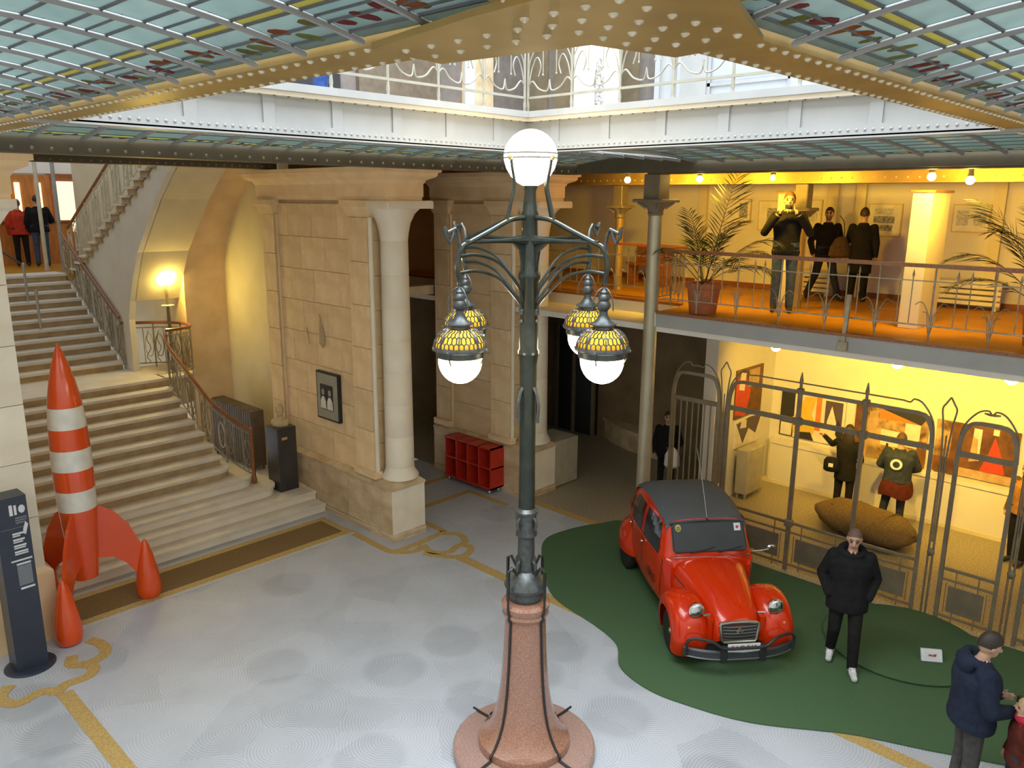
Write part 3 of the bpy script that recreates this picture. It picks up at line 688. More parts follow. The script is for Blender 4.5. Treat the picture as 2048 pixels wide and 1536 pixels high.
# carriage wall between the middle flight and the return flight
pw = [(16.56, 1.9), (16.56, 3.17), (16.42, 3.55), (16.17, 4.0), (15.8, 4.55), (15.34, 4.99), (14.75, 5.55), (14.14, 6.0), (13.6, 6.3), (13.6, 6.62), (19.6, 3.75), (19.9, 3.6), (17.0, 1.9)]
struct('wall_carriage', MB().prism([(6.1, y, z) for y, z in pw], (.12, 0, 0)), 'plaster')
pc = [(16.42, 3.55), (16.17, 4.0), (15.8, 4.55), (15.34, 4.99), (14.75, 5.55), (14.14, 6.0), (13.6, 6.3)]
struct('trim_15', MB().prism([(6.2, y, z) for y, z in pc] + [(6.2, y + .12, z + .16) for y, z in reversed(pc)], (.9, 0, 0)), 'plaster_cream')
fl3 = thing('stone_staircase', 'return flight of white stone steps rising at upper left behind the pier', 'staircase', (6.5, 19.5, G))
for i in range(17):
    y = 19.45 - .325 * i; z = G + .158 * (i + 1)
    st = MB().box(6.02, 7.1, y - .35, y + .02, z - .045, z).build('step', 'tread', fl3)
    MB().box(6.06, 7.1, y - .33, y - .0, z - .16, z - .045).build('riser', 'riser', st)

def arclen(P):
    d = [0]
    for a, b_ in zip(P[:-1], P[1:]): d.append(d[-1] + (b_ - a).length)
    return d
def along(P, s):
    d = arclen(P)
    for i in range(len(P) - 1):
        if s <= d[i + 1] or i == len(P) - 2:
            t = (s - d[i]) / max(1e-9, d[i + 1] - d[i]); return P[i].lerp(P[i + 1], t), (P[i + 1] - P[i]).normalized()
def balustrade(label, path, h=.95, sp=.2, group='stair balustrades', m='iron_rail', hr=.032, loc=None, rail_m='wood'):
    P = [Vector(p) for p in path]; up = Vector((0, 0, 1))
    T = thing('balustrade', label, 'balustrade', loc or tuple(P[0]), 0, group)
    MB().tube([p + up * h for p in P], hr, 8, flat=1.0).build('handrail', rail_m, T, smooth=True)
    MB().tube([p + up * (h - .1) for p in P], .012, 6).build('upper_rail', m, T, smooth=True)
    MB().tube([p + up * .1 for p in P], .014, 6).build('lower_rail', m, T, smooth=True)
    tot = arclen(P)[-1]; n = max(2, int(tot / sp))
    for i in range(n + 1):
        p, t = along(P, tot * i / n)
        heavy = i % 3 == 0
        MB().tube([p + up * (0.0 if heavy else .1), p + up * (h - .03 if heavy else h - .1)], .016 if heavy else .008, 6).build('baluster', m, T, smooth=True)
        if i < n and i % 3 != 1:
            q, t = along(P, tot * (i + .5) / n); a = sp * .42
            loop = [q + t * (a * math.cos(w)) + up * (h * .5 + .24 * math.sin(w)) for w in [2 * PI * k / 14 for k in range(14)]]
            MB().tube(loop, .011, 5, closed=True).build('scroll', 'cream_iron' if i % 2 else m, T, smooth=True)
            c2 = cat([q + up * .12, q + t * a * .8 + up * .25, q - t * a * .3 + up * .42, q + t * a * .5 + up * .6, q + up * .78], 4)
            MB().tube(c2, .009, 5).build('scroll', m, T, smooth=True)
    return T
def zs(y): return RS * (1 + (y - 11.92) / .306) if y < 15.6 else (13 * RS if y < 16.9 else RS * (14 + (y - 16.97) / .291))
low = cat([(6.69, 12.97, .55), (6.6, 13.15, .62), (6.45, 13.4, .8), (6.36, 13.75, .98), (6.32, 14.3, 1.30), (6.31, 14.9, 1.62), (6.31, 15.35, 1.88), (6.38, 15.52, 2.0)], 4)
bl = balustrade('stair balustrade with wooden handrail sweeping down to the newel beside the bust', low, .95)
MB().lathe([(.045, 0), (.055, .03), (.05, .08), (.035, .14), (.03, .5), (.028, .95), (.034, 1.0), (.03, 1.05)], (6.69, 12.96), 10, 3 * RS).build('newel_post', 'wood', bl, smooth=True)
bay = cat([(6.38, 15.52, 2.1), (6.6, 15.52, 2.1), (6.88, 15.62, 2.1), (7.02, 15.9, 2.1), (6.98, 16.3, 2.1), (6.75, 16.62, 2.1), (6.4, 16.83, 2.1), (6.06, 16.92, 2.12)], 4)
balustrade('curved balustrade round the landing under the lit globe lamp', bay, .95, .19)
balustrade('grey iron balustrade climbing the upper flight to the reception', [(6.05, 16.95, 2.2), (6.05, 18.4, 3.0), (6.05, 19.9, 3.82)], .98, .2)
balustrade('pale iron balustrade on the return flight at upper left', [(6.08, 19.5, 3.95), (6.08, 17.5, 4.92), (6.08, 14.0, 6.62)], .95, .22, m='cream_iron')
bl2 = balustrade('stair balustrade partly hidden behind the left pier and the rocket', [(2.86, 12.6, .5), (2.86, 14.0, 1.22), (2.86, 15.5, 2.0)], .95)
MB().lathe([(.05, 0), (.055, .03), (.04, .12), (.034, .9), (.038, 1.0)], (2.86, 12.55), 10, 2 * RS).build('newel_post', 'wood', bl2, smooth=True)
# landing lamp
ll = thing('globe_lamp', 'glowing white globe on an iron standard at the stair landing', 'lamp', (6.76, 16.22, 2.1))
MB().lathe([(.06, 0), (.06, .1), (.035, .16), (.035, 1.0), (.04, 1.02), (.03, 1.3), (.028, 1.75)], (6.76, 16.22), 10, 2.1).build('standard', 'taupe', ll, smooth=True)
MB().lathe([(.02, 0), (.13, .01), (.13, .025), (.02, .035)], (6.76, 16.22), 16, 3.42).build('drip_ring', 'cream_iron', ll, smooth=True)
MB().ell((6.76, 16.22, 4.02), .155, 24, 14).build('globe', 'globe_stair', ll, smooth=True)

# ================================================================ IRON COLUMNS
def iron_column(label, cx, cy, z0, z1, r=.11, full=True, m='column_iron'):
    T = thing('iron_column', label, 'column', (cx, cy, z0))
    h = z1 - z0
    if full: MB().lathe([(r * 1.7, 0), (r * 1.7, .12), (r * 1.2, .2), (r * 1.05, .3), (r, .5), (r * .92, h - .62), (r * .92, h - .6)], (cx, cy), 20, z0).build('shaft', m, T, smooth=True)
    else: MB().lathe([(r * 1.4, 0), (r, .15), (r * .92, h - .6)], (cx, cy), 16, z0).build('shaft', m, T, smooth=True)
    k = z1 - .62
    MB().lathe([(r * .92, 0), (r * 1.1, .03), (r * 1.0, .06), (r * 1.3, .13), (r * 2.2, .2), (r * 2.3, .22)], (cx, cy), 16, k).build('capital', 'taupe', T, smooth=True)
    cb = MB(); a = r * 2.3
    for s in range(4):
        an = PI / 4 + s * PI / 2; cb.cone((cx + math.cos(an) * r * 1.3, cy + math.sin(an) * r * 1.3, k + .12), (cx + math.cos(an) * a * 1.1, cy + math.sin(an) * a * 1.1, k + .2), .03, .015, 6)
    cb.cbox(cx - a, cx + a, cy - a, cy + a, k + .2, k + .25, .015); cb.build('abacus', 'taupe', T)
    MB().cbox(cx - r * 1.25, cx + r * 1.25, cy - r * 1.25, cy + r * 1.25, k + .25, z1, .012).build('impost', 'taupe', T)
    return T
iron_column('tall champagne painted iron column standing behind the red car', 10.6, 7.12, 0, 5.98, .115)
iron_column('slim iron column on the gallery behind the lamp bracket', 12.7, 9.34, G, 5.86, .085, False, 'gold')
iron_column('slim iron column on the gallery behind the man with the camera', 12.7, 5.72, G, 5.86, .085, False, 'gold')

# ================================================================ GALLERY RAILINGS
def gallery_rail(label, p, q, z, spacing=.33, phase=0, arcs=True):
    p, q = Vector((p[0], p[1], z)), Vector((q[0], q[1], z)); d = (q - p).normalized(); L_ = (q - p).length; up = Vector((0, 0, 1))
    T = thing('gallery_railing', label, 'railing', tuple(p), 0, 'gallery railings')
    MB().bar(p + up * .95, q + up * .95, .075, .05).build('handrail', 'wood', T)
    for zz, th in ((.76, .012), (.21, .014)): MB().bar(p + up * zz, q + up * zz, th, th * 1.3).build('rail', 'iron_rail', T)
    n = int(L_ / spacing)
    for i in range(n + 1):
        b_ = p + d * (spacing * i + .02)
        if i % 2 == 0:
            MB().tube([b_ + up * .02, b_ + up * .93], .011, 6).build('post', 'iron_rail', T)
            if arcs:
                for s in (-1, 1):
                    MB().tube(cat([b_ + up * .2, b_ + d * s * .035 + up * .36, b_ + d * s * .12 + up * .5, b_ + d * s * .2 + up * .46], 4), .006, 5).build('scroll', 'iron_rail', T, smooth=True)
                    MB().tube(cat([b_ + up * .08, b_ + d * s * .03 + up * .22, b_ + d * s * .05 + up * .36, b_ + d * s * .1 + up * .38], 4), [.006] * 12 + [.003], 5).build('leaf_spray', 'iron_rail', T, smooth=True)
        else:
            for s in (-.075, .075):
                c_ = b_ + d * s
                MB().tube([c_ + up * .21, c_ + up * .8, c_ + up * .83, c_ + up * .9], [.007, .007, .016, .002], 6).build('spear_bar', 'iron_rail', T)
    return T
gr = gallery_rail('gallery railing with wooden handrail in front of the photographer', (10.66, -1.6), (10.66, 6.95), G)
MB().bar((10.56, 4.04, 3.66), (10.62, 4.04, 4.4), .05, .05).build('bracket', 'iron_rail', gr); MB().box(10.53, 10.58, 3.98, 4.1, 3.66, 3.78).build('bracket_shoe', 'iron_rail', gr)
gallery_rail('short return of the gallery railing behind the potted palm', (10.7, 7.08), (11.68, 7.22), G, .24)
gallery_rail('set-back gallery railing seen left of the iron column', (11.7, 7.3), (11.7, 12.5), G)

# ================================================================ LOWER IRON GRILLE
FX = 11.2
def grille(label, ya, yb, posts=(), panels=(), bars=(), y_low=True, rail_pad=0):
    """ya > yb : left and right end in the photo"""
    T = thing('iron_grille', label, 'grille', (FX, (ya + yb) / 2, 0), 0, 'iron grilles closing the lower gallery')
    def P3(y, z, dx=0): return Vector((FX + dx, y, z))
    fr = [P3(ya, 0), P3(ya, 2.35)] + cat([P3(ya, 2.35), P3(ya - .02, 2.62), P3(ya - .1, 2.8), P3(ya - .22, 2.84)], 4)[1:] + [P3(yb + .22, 2.84)] + cat([P3(yb + .22, 2.84), P3(yb + .1, 2.8), P3(yb + .02, 2.62), P3(yb, 2.35)], 4)[1:] + [P3(yb, 0)]
    MB().tube(fr, .036, 4).build('frame', 'taupe', T)
    wl = cat([P3(ya + .02, 2.4), P3(ya - .02, 2.75), P3(ya - .16, 2.97), P3(ya - .28, 3.02), P3(ya - .33, 2.97), P3(ya - .42, 2.98)], 4) + [P3(yb + .42, 2.98)] + cat([P3(yb + .42, 2.98), P3(yb + .33, 2.97), P3(yb + .28, 3.02), P3(yb + .16, 2.97), P3(yb + .02, 2.75), P3(yb - .02, 2.4)], 4)[1:]
    MB().tube(wl, .011, 6).build('whiplash_rail', 'taupe', T, smooth=True)
    MB().bar(P3(ya, 2.4), P3(yb, 2.4), .05, .07).build('rail', 'taupe', T)
    if y_low:
        for z, th in ((.78, .04), (.63, .03), (.1, .035)): MB().bar(P3(ya, z), P3(yb, z), .03, th).build('rail', 'taupe', T)
    for y in posts:
        MB().bar(P3(y, 0), P3(y, 2.86), .055, .055).build('post', 'taupe', T)
        MB().cbox(FX - .045, FX + .045, y - .045, y + .045, 2.82, 2.9, .01).build('post_cap', 'taupe', T)
        MB().tube([P3(y, 2.88), P3(y, 2.99), P3(y, 3.0), P3(y, 3.14)], [.022, .018, .03, .008], 6).build('spike', 'taupe', T)
        for z in (2.4, .78): MB().cbox(FX - .05, FX + .05, y - .06, y + .06, z - .06, z + .05, .015).build('joint_plate', 'taupe', T)
    for a, b_ in panels:
        MB().cbox(FX - .008, FX + .008, b_, a, .17, .55, .004).build('panel', 'taupe', T)
        for y in (a - .08, b_ + .08): MB().bar(P3(y, .02), P3(y, .78), .014, .014).build('connector', 'taupe', T)
        MB().bar(P3(a + .03, .14), P3(a + .03, .58), .01, .01).build('connector', 'taupe', T); MB().bar(P3(b_ - .03, .14), P3(b_ - .03, .58), .01, .01).build('connector', 'taupe', T)
    for y in bars: MB().tube([P3(y, .05), P3(y, 2.38)], .013, 6).build('bar', 'taupe', T)
    return T
grille('long iron grille with solid lower panels behind the red car', 5.98, 2.98, (4.83, 3.88), ((5.85, 4.97), (4.7, 4.02), (3.75, 3.1)))
grille('iron grille bay with rounded top behind the dark-haired boy', 2.66, 2.0, (), ((2.55, 2.12),))
grille('iron gate of close upright bars beside the champagne column', 7.0, 6.14, (), (), [6.95 - .11 * i for i in range(8)])
grille('iron gate of upright bars at the right edge of the photo', 1.72, .3, (), (), [1.6 - .17 * i for i in range(8)])
for yc, lab in ((2.82, 'slender leaf-topped iron standard between the right grille bays'), (6.06, 'slender leaf-topped iron standard behind the car roof'), (1.86, 'slender leaf-topped iron standard at the right edge')):
    T = thing('iron_standard', lab, 'iron post', (FX, yc, 0), 0, 'leaf-topped standards of the grille')
    for s in (-1, 1):
        MB().tube([(FX, yc + s * .028, 0), (FX, yc + s * .028, 2.3)], .014, 6).build('rod', 'taupe', T, smooth=True)
        MB().tube(cat([(FX, yc + s * .028, 2.3), (FX, yc + s * .06, 2.75), (FX, yc + s * .085, 2.95), (FX, yc + s * .05, 3.03), (FX, yc, 3.12)], 5), .011, 6).build('leaf_arch', 'taupe', T, smooth=True)
    MB().tube([(FX, yc, 1.1), (FX, yc, 2.6)], .01, 6).build('rod', 'taupe', T)
    MB().ell((FX, yc, .95), (.03, .05, .06), 8, 6).build('knop', 'taupe', T, smooth=True)

# ================================================================ UPPER RAILING round the opening
def upper_rail(label, p, q, posts):
    up = Vector((0, 0, 1)); p = Vector((*p, 6.45)); q = Vector((*q, 6.45)); d = (q - p).normalized(); L_ = (q - p).length
    T = thing('upper_railing', label, 'railing', tuple(p), 0, 'white art nouveau railings')
    for z, w in ((.145, .022), (.62, .02)): MB().bar(p + up * z, q + up * z, w, w).build('rail', 'upper_iron', T)
    n = int(L_ / .575)
    for i in range(n + 1):
        b_ = p + d * (i * .575)
        MB().tube([b_, b_ + up * .03, b_ + up * .62], [.02, .014, .011], 6).build('post', 'upper_iron', T)
        MB().tube([b_ + up * .0, b_ + up * .06, b_ + up * .12], [.004, .018, .012], 6).build('finial', 'upper_iron', T, smooth=True)
        for s in (-1, 1):
            if (i == 0 and s < 0) or (i == n and s > 0 and L_ - n * .575 < .2): continue
            e = d * s
            MB().tube(cat([b_ + up * .26, b_ + e * .06 + up * .3, b_ + e * .15 + up * .22, b_ + e * .26 + up * .2, b_ + e * .29 + up * .3], 5), .008, 5).build('scroll', 'upper_iron', T, smooth=True)
            MB().tube(cat([b_ + up * .22, b_ + e * .05 + up * .42, b_ + e * .12 + up * .52, b_ + e * .17 + up * .44, b_ + e * .14 + up * .34], 5), .007, 5).build('scroll', 'upper_iron', T, smooth=True)
            MB().tube(cat([b_ + up * .3, b_ + e * .02 + up * .48, b_ + e * .09 + up * .6], 5), .007, 5).build('scroll', 'upper_iron', T, smooth=True)
            MB().tube([b_ + e * .2 + up * .62, b_ + e * .2 + up * .36], .005, 5).build('drop_rod', 'upper_iron', T)
            MB().ell(tuple(b_ + e * .2 + up * .35), .011, 6, 5).build('bead', 'upper_iron', T)
    return T
upper_rail('cream art nouveau railing left of the upper corner', (6.2, 5.8), (1.9, 5.8), 0)
upper_rail('cream art nouveau railing right of the upper corner', (6.25, 5.8), (6.25, 1.5), 0)

# ================================================================ LAMP STANDARD
LX, LY = 5.3, 4.88
lamp = thing('lamp_standard', 'dark green bronze lamp standard on a flared pink granite base', 'lamp post', (LX, LY, 0))
MB().lathe([(.735, 0), (.735, .09), (.715, .11), (.5, .12)], (LX, LY), 48).build('plinth', 'granite_top', lamp, smooth=True)
gprof = [(.47, .12), (.475, .15), (.465, .2), (.42, .24), (.36, .33), (.31, .45), (.275, .6), (.25, .78), (.232, .98), (.218, 1.2), (.207, 1.45), (.203, 1.55), (.22, 1.57), (.232, 1.6), (.22, 1.63), (.236, 1.66), (.24, 1.7), (.22, 1.73), (.15, 1.75)]
MB().lathe(gprof, (LX, LY), 48).build('granite_base', 'granite', lamp, smooth=True, ang=30)
MB().lathe([(.15, 1.72), (.18, 1.78), (.18, 1.84), (.205, 1.87), (.215, 1.9), (.19, 1.95), (.13, 2.02), (.095, 2.05), (.095, 2.08), (.085, 2.12), (.08, 2.4), (.105, 2.42), (.105, 2.44), (.088, 2.5), (.098, 2.62), (.1, 2.64), (.112, 2.65), (.112, 2.67), (.082, 2.7)], (LX, LY), 24).build('bronze_foot', 'grey_iron', lamp, smooth=True, ang=35)
MB().lathe([(.08, 2.68), (.076, 3.3), (.08, 4.1), (.092, 4.2), (.1, 4.21), (.1, 4.24), (.088, 4.26), (.088, 4.88), (.102, 4.9), (.102, 4.94), (.085, 4.97), (.075, 5.2), (.068, 5.42), (.078, 5.44), (.078, 5.47), (.065, 5.5), (.05, 5.66), (.07, 5.72), (.05, 5.75)], (LX, LY), 20).build('shaft', 'green_iron', lamp, smooth=True, ang=35)
# granite straps with square handles
for k in range(4):
    a = PI / 2 * k; c_, s_ = math.cos(a), math.sin(a)
    def RP(r, z, t=0.0): return (LX + c_ * r - s_ * t, LY + s_ * r + c_ * t, z)
    strap = [RP(r + .012, z) for r, z in reversed(gprof[2:17])]
    MB().tube([RP(.245, 2.02), RP(.25, 1.9), RP(.25, 1.72)] + strap + [RP(.49, .19), RP(.49, .14), RP(.6, .13), RP(.76, .13)], .013, 6).build('strap', 'black', lamp, smooth=True)
    MB().tube([RP(.25, 1.8), RP(.245, 2.1), RP(.2, 2.13), RP(.1, 2.0), RP(.11, 2.1), RP(.085, 2.2)], .016, 4).build('handle', 'green_iron', lamp)
    for z in (2.55, 2.1): MB().tube(cat([RP(.09, z + .07), RP(.125, z + .03), RP(.12, z - .03), RP(.09, z - .06)], 4), .014, 6).build('scroll', 'grey_iron', lamp, smooth=True)
    MB().tube(cat([RP(.075, 3.9), RP(.11, 3.84), RP(.135, 3.72), RP(.125, 3.62), RP(.13, 3.57)], 5), [.016 + .0 * i for i in range(21)], 6).build('claw', 'grey_iron', lamp, smooth=True)
    MB().ell(RP(.1, 4.52), (.018, .018, .02), 8, 6).build('stud', 'grey_iron', lamp, smooth=True)
    # arm
    MB().tube(cat([RP(.05, 5.44), RP(.25, 5.42), RP(.5, 5.33), RP(.72, 5.25), RP(.82, 5.21), RP(.865, 5.12), RP(.87, 5.02), RP(.85, 4.94), RP(.85, 4.9)], 5), .021, 8).build('arm', 'green_iron', lamp, smooth=True)
    MB().tube(cat([RP(.06, 5.24), RP(.4, 5.245), RP(.78, 5.25)], 5), [.05, .03, .024, .022, .02] + [.018] * 6, 8).build('cross_bar', 'green_iron', lamp, smooth=True)
    MB().prism([RP(.06, 5.22, -.012), RP(.22, 5.22, -.012), RP(.12, 5.15, -.012), RP(.085, 4.95, -.012)], tuple(Vector(RP(0, 0, .024)) - Vector(RP(0, 0, 0)))).build('web', 'green_iron', lamp)
    for z1, z0 in ((5.135, 4.8), (5.0, 4.68)):
        MB().tube(cat([RP(.86, z1), RP(.66, z1 + .005), RP(.42, z1 - .06), RP(.24, z1 - .2), RP(.12, z0 - .0), RP(.085, z0 - .1)], 5), .014, 7).build('brace', 'green_iron', lamp, smooth=True)
    MB().cbox(*[v for v in (LX + c_ * .095 - .02, LX + c_ * .095 + .02, LY + s_ * .095 - .02, LY + s_ * .095 + .02)], 4.58, 4.63, .006).build('clamp', 'grey_iron', lamp)
    MB().tube([RP(.84, 5.2), RP(.86, 5.31), RP(.89, 5.36), RP(.98, 5.33), RP(1.0, 5.38), RP(.99, 5.3), RP(.955, 5.25), RP(.925, 5.3), RP(.905, 5.36)], .016, 6).build('bow_ornament', 'grey_iron', lamp, smooth=True)
    a2 = a + PI / 4; d2 = (math.cos(a2), math.sin(a2))
    MB().tube(cat([RP(.29, 5.41), RP(.23, 5.6), RP(.2, 5.72), RP(.23, 5.86), RP(.245, 5.95)], 5), .014, 6).build('cradle_strut', 'green_iron', lamp, smooth=True)
    MB().ell(RP(.255, 5.95), (.022, .022, .03), 8, 6).build('cradle_knob', 'brass', lamp, smooth=True)
for z in (5.985, 5.945): 
    rr = math.sqrt(max(0, .235 ** 2 - (z - 5.955) ** 2)) + .003
    MB().tube([(LX + rr * math.cos(2 * PI * k / 32), LY + rr * math.sin(2 * PI * k / 32), z) for k in range(32)], .006, 5, closed=True).build('globe_band', 'rubber', lamp, smooth=True)
MB().lathe([(.0, 5.70), (.05, 5.705), (.11, 5.735), (.17, 5.79), (.212, 5.86), (.232, 5.93), (.234, 5.98), (.228, 6.01), (.212, 6.055), (.185, 6.098), (.148, 6.137), (.1, 6.167), (.05, 6.184), (.0, 6.19)], (LX, LY), 32).build('globe', 'globe', lamp, smooth=True, ang=180)

def lantern(label, cx, cy):
    T = thing('hanging_lantern', label, 'lantern', (cx, cy, 4.07), 0, 'lanterns hung from the lamp standard')
    def lz(prof, n=20, **k): return MB().lathe(prof, (cx, cy), n, **k)
    for i in range(3):
        z = 4.985 - .038 * i; ax = (1, 0) if i % 2 else (0, 1)
        MB().tube([(cx + ax[0] * .011 * math.cos(w), cy + ax[1] * .011 * math.cos(w), z + .024 * math.sin(w)) for w in [2 * PI * k / 10 for k in range(10)]], .0045, 5, closed=True).build('chain_link', 'grey_iron', T)
    lz([(.012, 4.9), (.02, 4.87), (.035, 4.85), (.032, 4.83), (.048, 4.81), (.05, 4.79), (.04, 4.775), (.055, 4.755), (.06, 4.735), (.05, 4.71), (.032, 4.69), (.036, 4.66), (.045, 4.64), (.07, 4.605), (.11, 4.585), (.112, 4.575), (.08, 4.56), (.085, 4.54), (.1, 4.53)]).build('finial', 'grey_iron', T, smooth=True, ang=40)
    for k in range(3):
        a = 2 * PI * k / 3 + .5; d = Vector((math.cos(a), math.sin(a), 0)); c_ = Vector((cx, cy, 0))
        MB().tube(cat([c_ + Vector((0, 0, 4.89)), c_ + d * .05 + Vector((0, 0, 4.86)), c_ + d * .095 + Vector((0, 0, 4.78)), c_ + d * .1 + Vector((0, 0, 4.7))], 4), .006, 5).build('finial_arm', 'grey_iron', T, smooth=True)
    dome = [(.095, 4.535), (.13, 4.525), (.165, 4.5), (.192, 4.46), (.21, 4.42), (.217, 4.385)]
    lz(dome, 24, cap=False).build('amber_shade', 'amber', T, smooth=True)
    lat = MB()
    def DP(a, t, o=.006):
        t = max(0, min(1, t)) * (len(dome) - 1); i = min(int(t), len(dome) - 2); f = t - i
        r = dome[i][0] * (1 - f) + dome[i + 1][0] * f + o; z = dome[i][1] * (1 - f) + dome[i + 1][1] * f
        return (cx + r * math.cos(a), cy + r * math.sin(a), z + o * .5)
    for k in range(8): lat.tube([DP(2 * PI * k / 8, t / 5) for t in range(6)], .011 if k % 2 == 0 else .007, 5)
    N_ = 32
    for k in range(N_):
        a = 2 * PI * k / N_; da = PI / N_
        lat.tube([DP(a, .98), DP(a, .78), DP(a + da, .7), DP(a + da, .52), DP(a, .44), DP(a, .3), DP(a + da, .22), DP(a + da, .1)], .0058, 4)
        lat.tube([DP(a, .78), DP(a - da, .7)], .0058, 4); lat.tube([DP(a, .44), DP(a - da, .52)], .0058, 4)
    o = lat.build('lattice', 'grey_iron', T); 
    lz([(.2, 4.395), (.228, 4.39), (.235, 4.375), (.235, 4.36), (.226, 4.352), (.206, 4.35), (.204, 4.30), (.19, 4.295), (.192, 4.36), (.198, 4.392)], 32).build('rim', 'grey_iron', T, smooth=True, ang=35)
    for k in range(4):
        a = PI / 2 * k + .4; d = (math.cos(a), math.sin(a))
        MB().tube([(cx + d[0] * .208, cy + d[1] * .208, 4.4), (cx + d[0] * .21, cy + d[1] * .21, 4.3), (cx + d[0] * .185, cy + d[1] * .185, 4.25)], .007, 5).build('clip', 'grey_iron', T)
        MB().ell((cx + d[0] * .24, cy + d[1] * .24, 4.365), .012, 6, 5).build('stud', 'grey_iron', T, smooth=True)
    MB().ell((cx, cy, 4.265), (.186, .186, .198), 28, 16).build('globe', 'globe', T, smooth=True)
    return T
lantern('front left hanging lantern of the lamp standard, lit white globe', LX - .85, LY)
lantern('front right hanging lantern of the lamp standard, lit white globe', LX, LY - .85)
lantern('rear left hanging lantern, half hidden behind the front left one', LX, LY + .85)
lantern('rear right hanging lantern, half hidden behind the front right one', LX + .85, LY)
# bulbs along the gallery beam
for i, (y, z) in enumerate(((8.18, 5.92), (6.8, 5.92), (5.58, 5.92), (3.42, 5.91), (2.97, 5.86))):
    T = thing('gallery_bulb', ['leftmost bare glowing bulb under the gallery ceiling', 'bare glowing bulb right of the iron column', 'small glowing bulb above the man with the camera', 'glowing bulb above the grey gallery pillar', 'rightmost glowing bulb under the gallery ceiling'][i], 'light bulb', (11.3, y, z), 0, 'bulbs under the gallery ceiling')
    MB().lathe([(.03, 6.2 - z), (.03, .1), (.04, .05), (.03, .04)], (11.3, y), 10, z).build('socket', 'brass', T, smooth=True)
    MB().ell((11.3, y, z), .052 if i != 2 else .035, 14, 10).build('bulb', 'globe_small', T, smooth=True)
    gd = bpy.data.lights.new('bulb_lamp', 'SPOT'); gd.energy = 135; gd.color = (1.0, .58, .035); gd.spot_size = math.radians(150); gd.spot_blend = .6; gd.shadow_soft_size = .06
    go = bpy.data.objects.new('bulb_lamp', gd); COL.objects.link(go); go.parent = T; go.location = (.09, 0, -.04); go.rotation_euler = Vector((1, 0, -.75)).to_track_quat('-Z', 'Y').to_euler()
# ================================================================ RED CAR (local: +X forward, +Y left, Z up)
M['car_red'] = mat('glossy_car_red', (0.60, 0.030, 0.002), (0.55, 0.024, 0.0015), scale=2, rough=0.2, coat=0.35, spec=0.35)
M['rim_cream'] = mat('cream_wheel_paint', (0.55, 0.48, 0.36), (0.38, 0.31, 0.22), scale=9, rough=0.45)
M['lens_amber'] = mat('amber_lens', (0.72, 0.25, 0.02), rough=0.15, coat=0.5)
M['grille_dark'] = mat('grille_dark', (0.04, 0.04, 0.038), rough=0.5)
M['grille_chrome'] = mat('dull_grille_metal', (0.42, 0.40, 0.35), rough=0.3, metal=0.8)
M['bumper'] = mat('charcoal_bumper', (0.045, 0.048, 0.055), rough=0.4)
M['sticker_yellow'] = mat('yellow_sticker', (0.45, 0.38, 0.1), rough=0.6)
car = thing('small_car', 'small red vintage car with grey canvas roof parked on the green carpet', 'car', (9.25, 5.32, 0), -2.264)
CAR = dict(parent=car, w=False)
ST = [(.68, .50, .54, .50, 1.0), (.6, .57, .60, .53, 1.10), (.40, .62, .635, .55, 1.45), (.0, .64, .655, .56, 1.555), (-.4, .64, .655, .56, 1.59), (-.8, .63, .645, .55, 1.55), (-1.15, .60, .605, .52, 1.42), (-1.45, .55, .545, .46, 1.20), (-1.7, .5, .48, .40, .93), (-1.86, .42, .40, .32, .62)]
def stp(x):
    for a, b_ in zip(ST[:-1], ST[1:]):
        if x >= b_[0]: t = (x - a[0]) / (b_[0] - a[0]); break
    t = min(1, max(0, t)); return [p + (q - p) * t for p, q in zip(a, b_)]
def half(x):
    _, w0, w1, w2, zr = stp(x); zb = min(.95, zr - .09)
    return [(0, .30), (w0 * .95, .30), (w0 + .01, .45), (w1, .7), (w1, zb), ((w1 + w2) / 2 + .018, (zb + zr - .12) / 2), (w2, zr - .12), (w2 - .035, zr - .055), (w2 - .13, zr - .018), (w2 * .5, zr - .003), (0, zr)]
def ysurf(x, z):
    h_ = half(x)[1:7]
    for (y0, z0), (y1, z1) in zip(h_[:-1], h_[1:]):
        if z <= z1: return y0 + (y1 - y0) * max(0, (z - z0)) / max(1e-6, z1 - z0)
    return h_[-1][0]
xs = [.68, .64, .6, .55, .5, .45, .40, .3, .15, 0, -.2, -.4, -.6, -.8, -1.0, -1.15, -1.3, -1.45, -1.58, -1.7, -1.8, -1.86]
rings = []
for x in xs:
    h_ = half(x); rings.append([(x, y, z) for y, z in h_] + [(x, -y, z) for y, z in h_[-2:0:-1]])
body = MB().loft(rings).build('body', 'car_red', smooth=True, ang=35, **CAR)
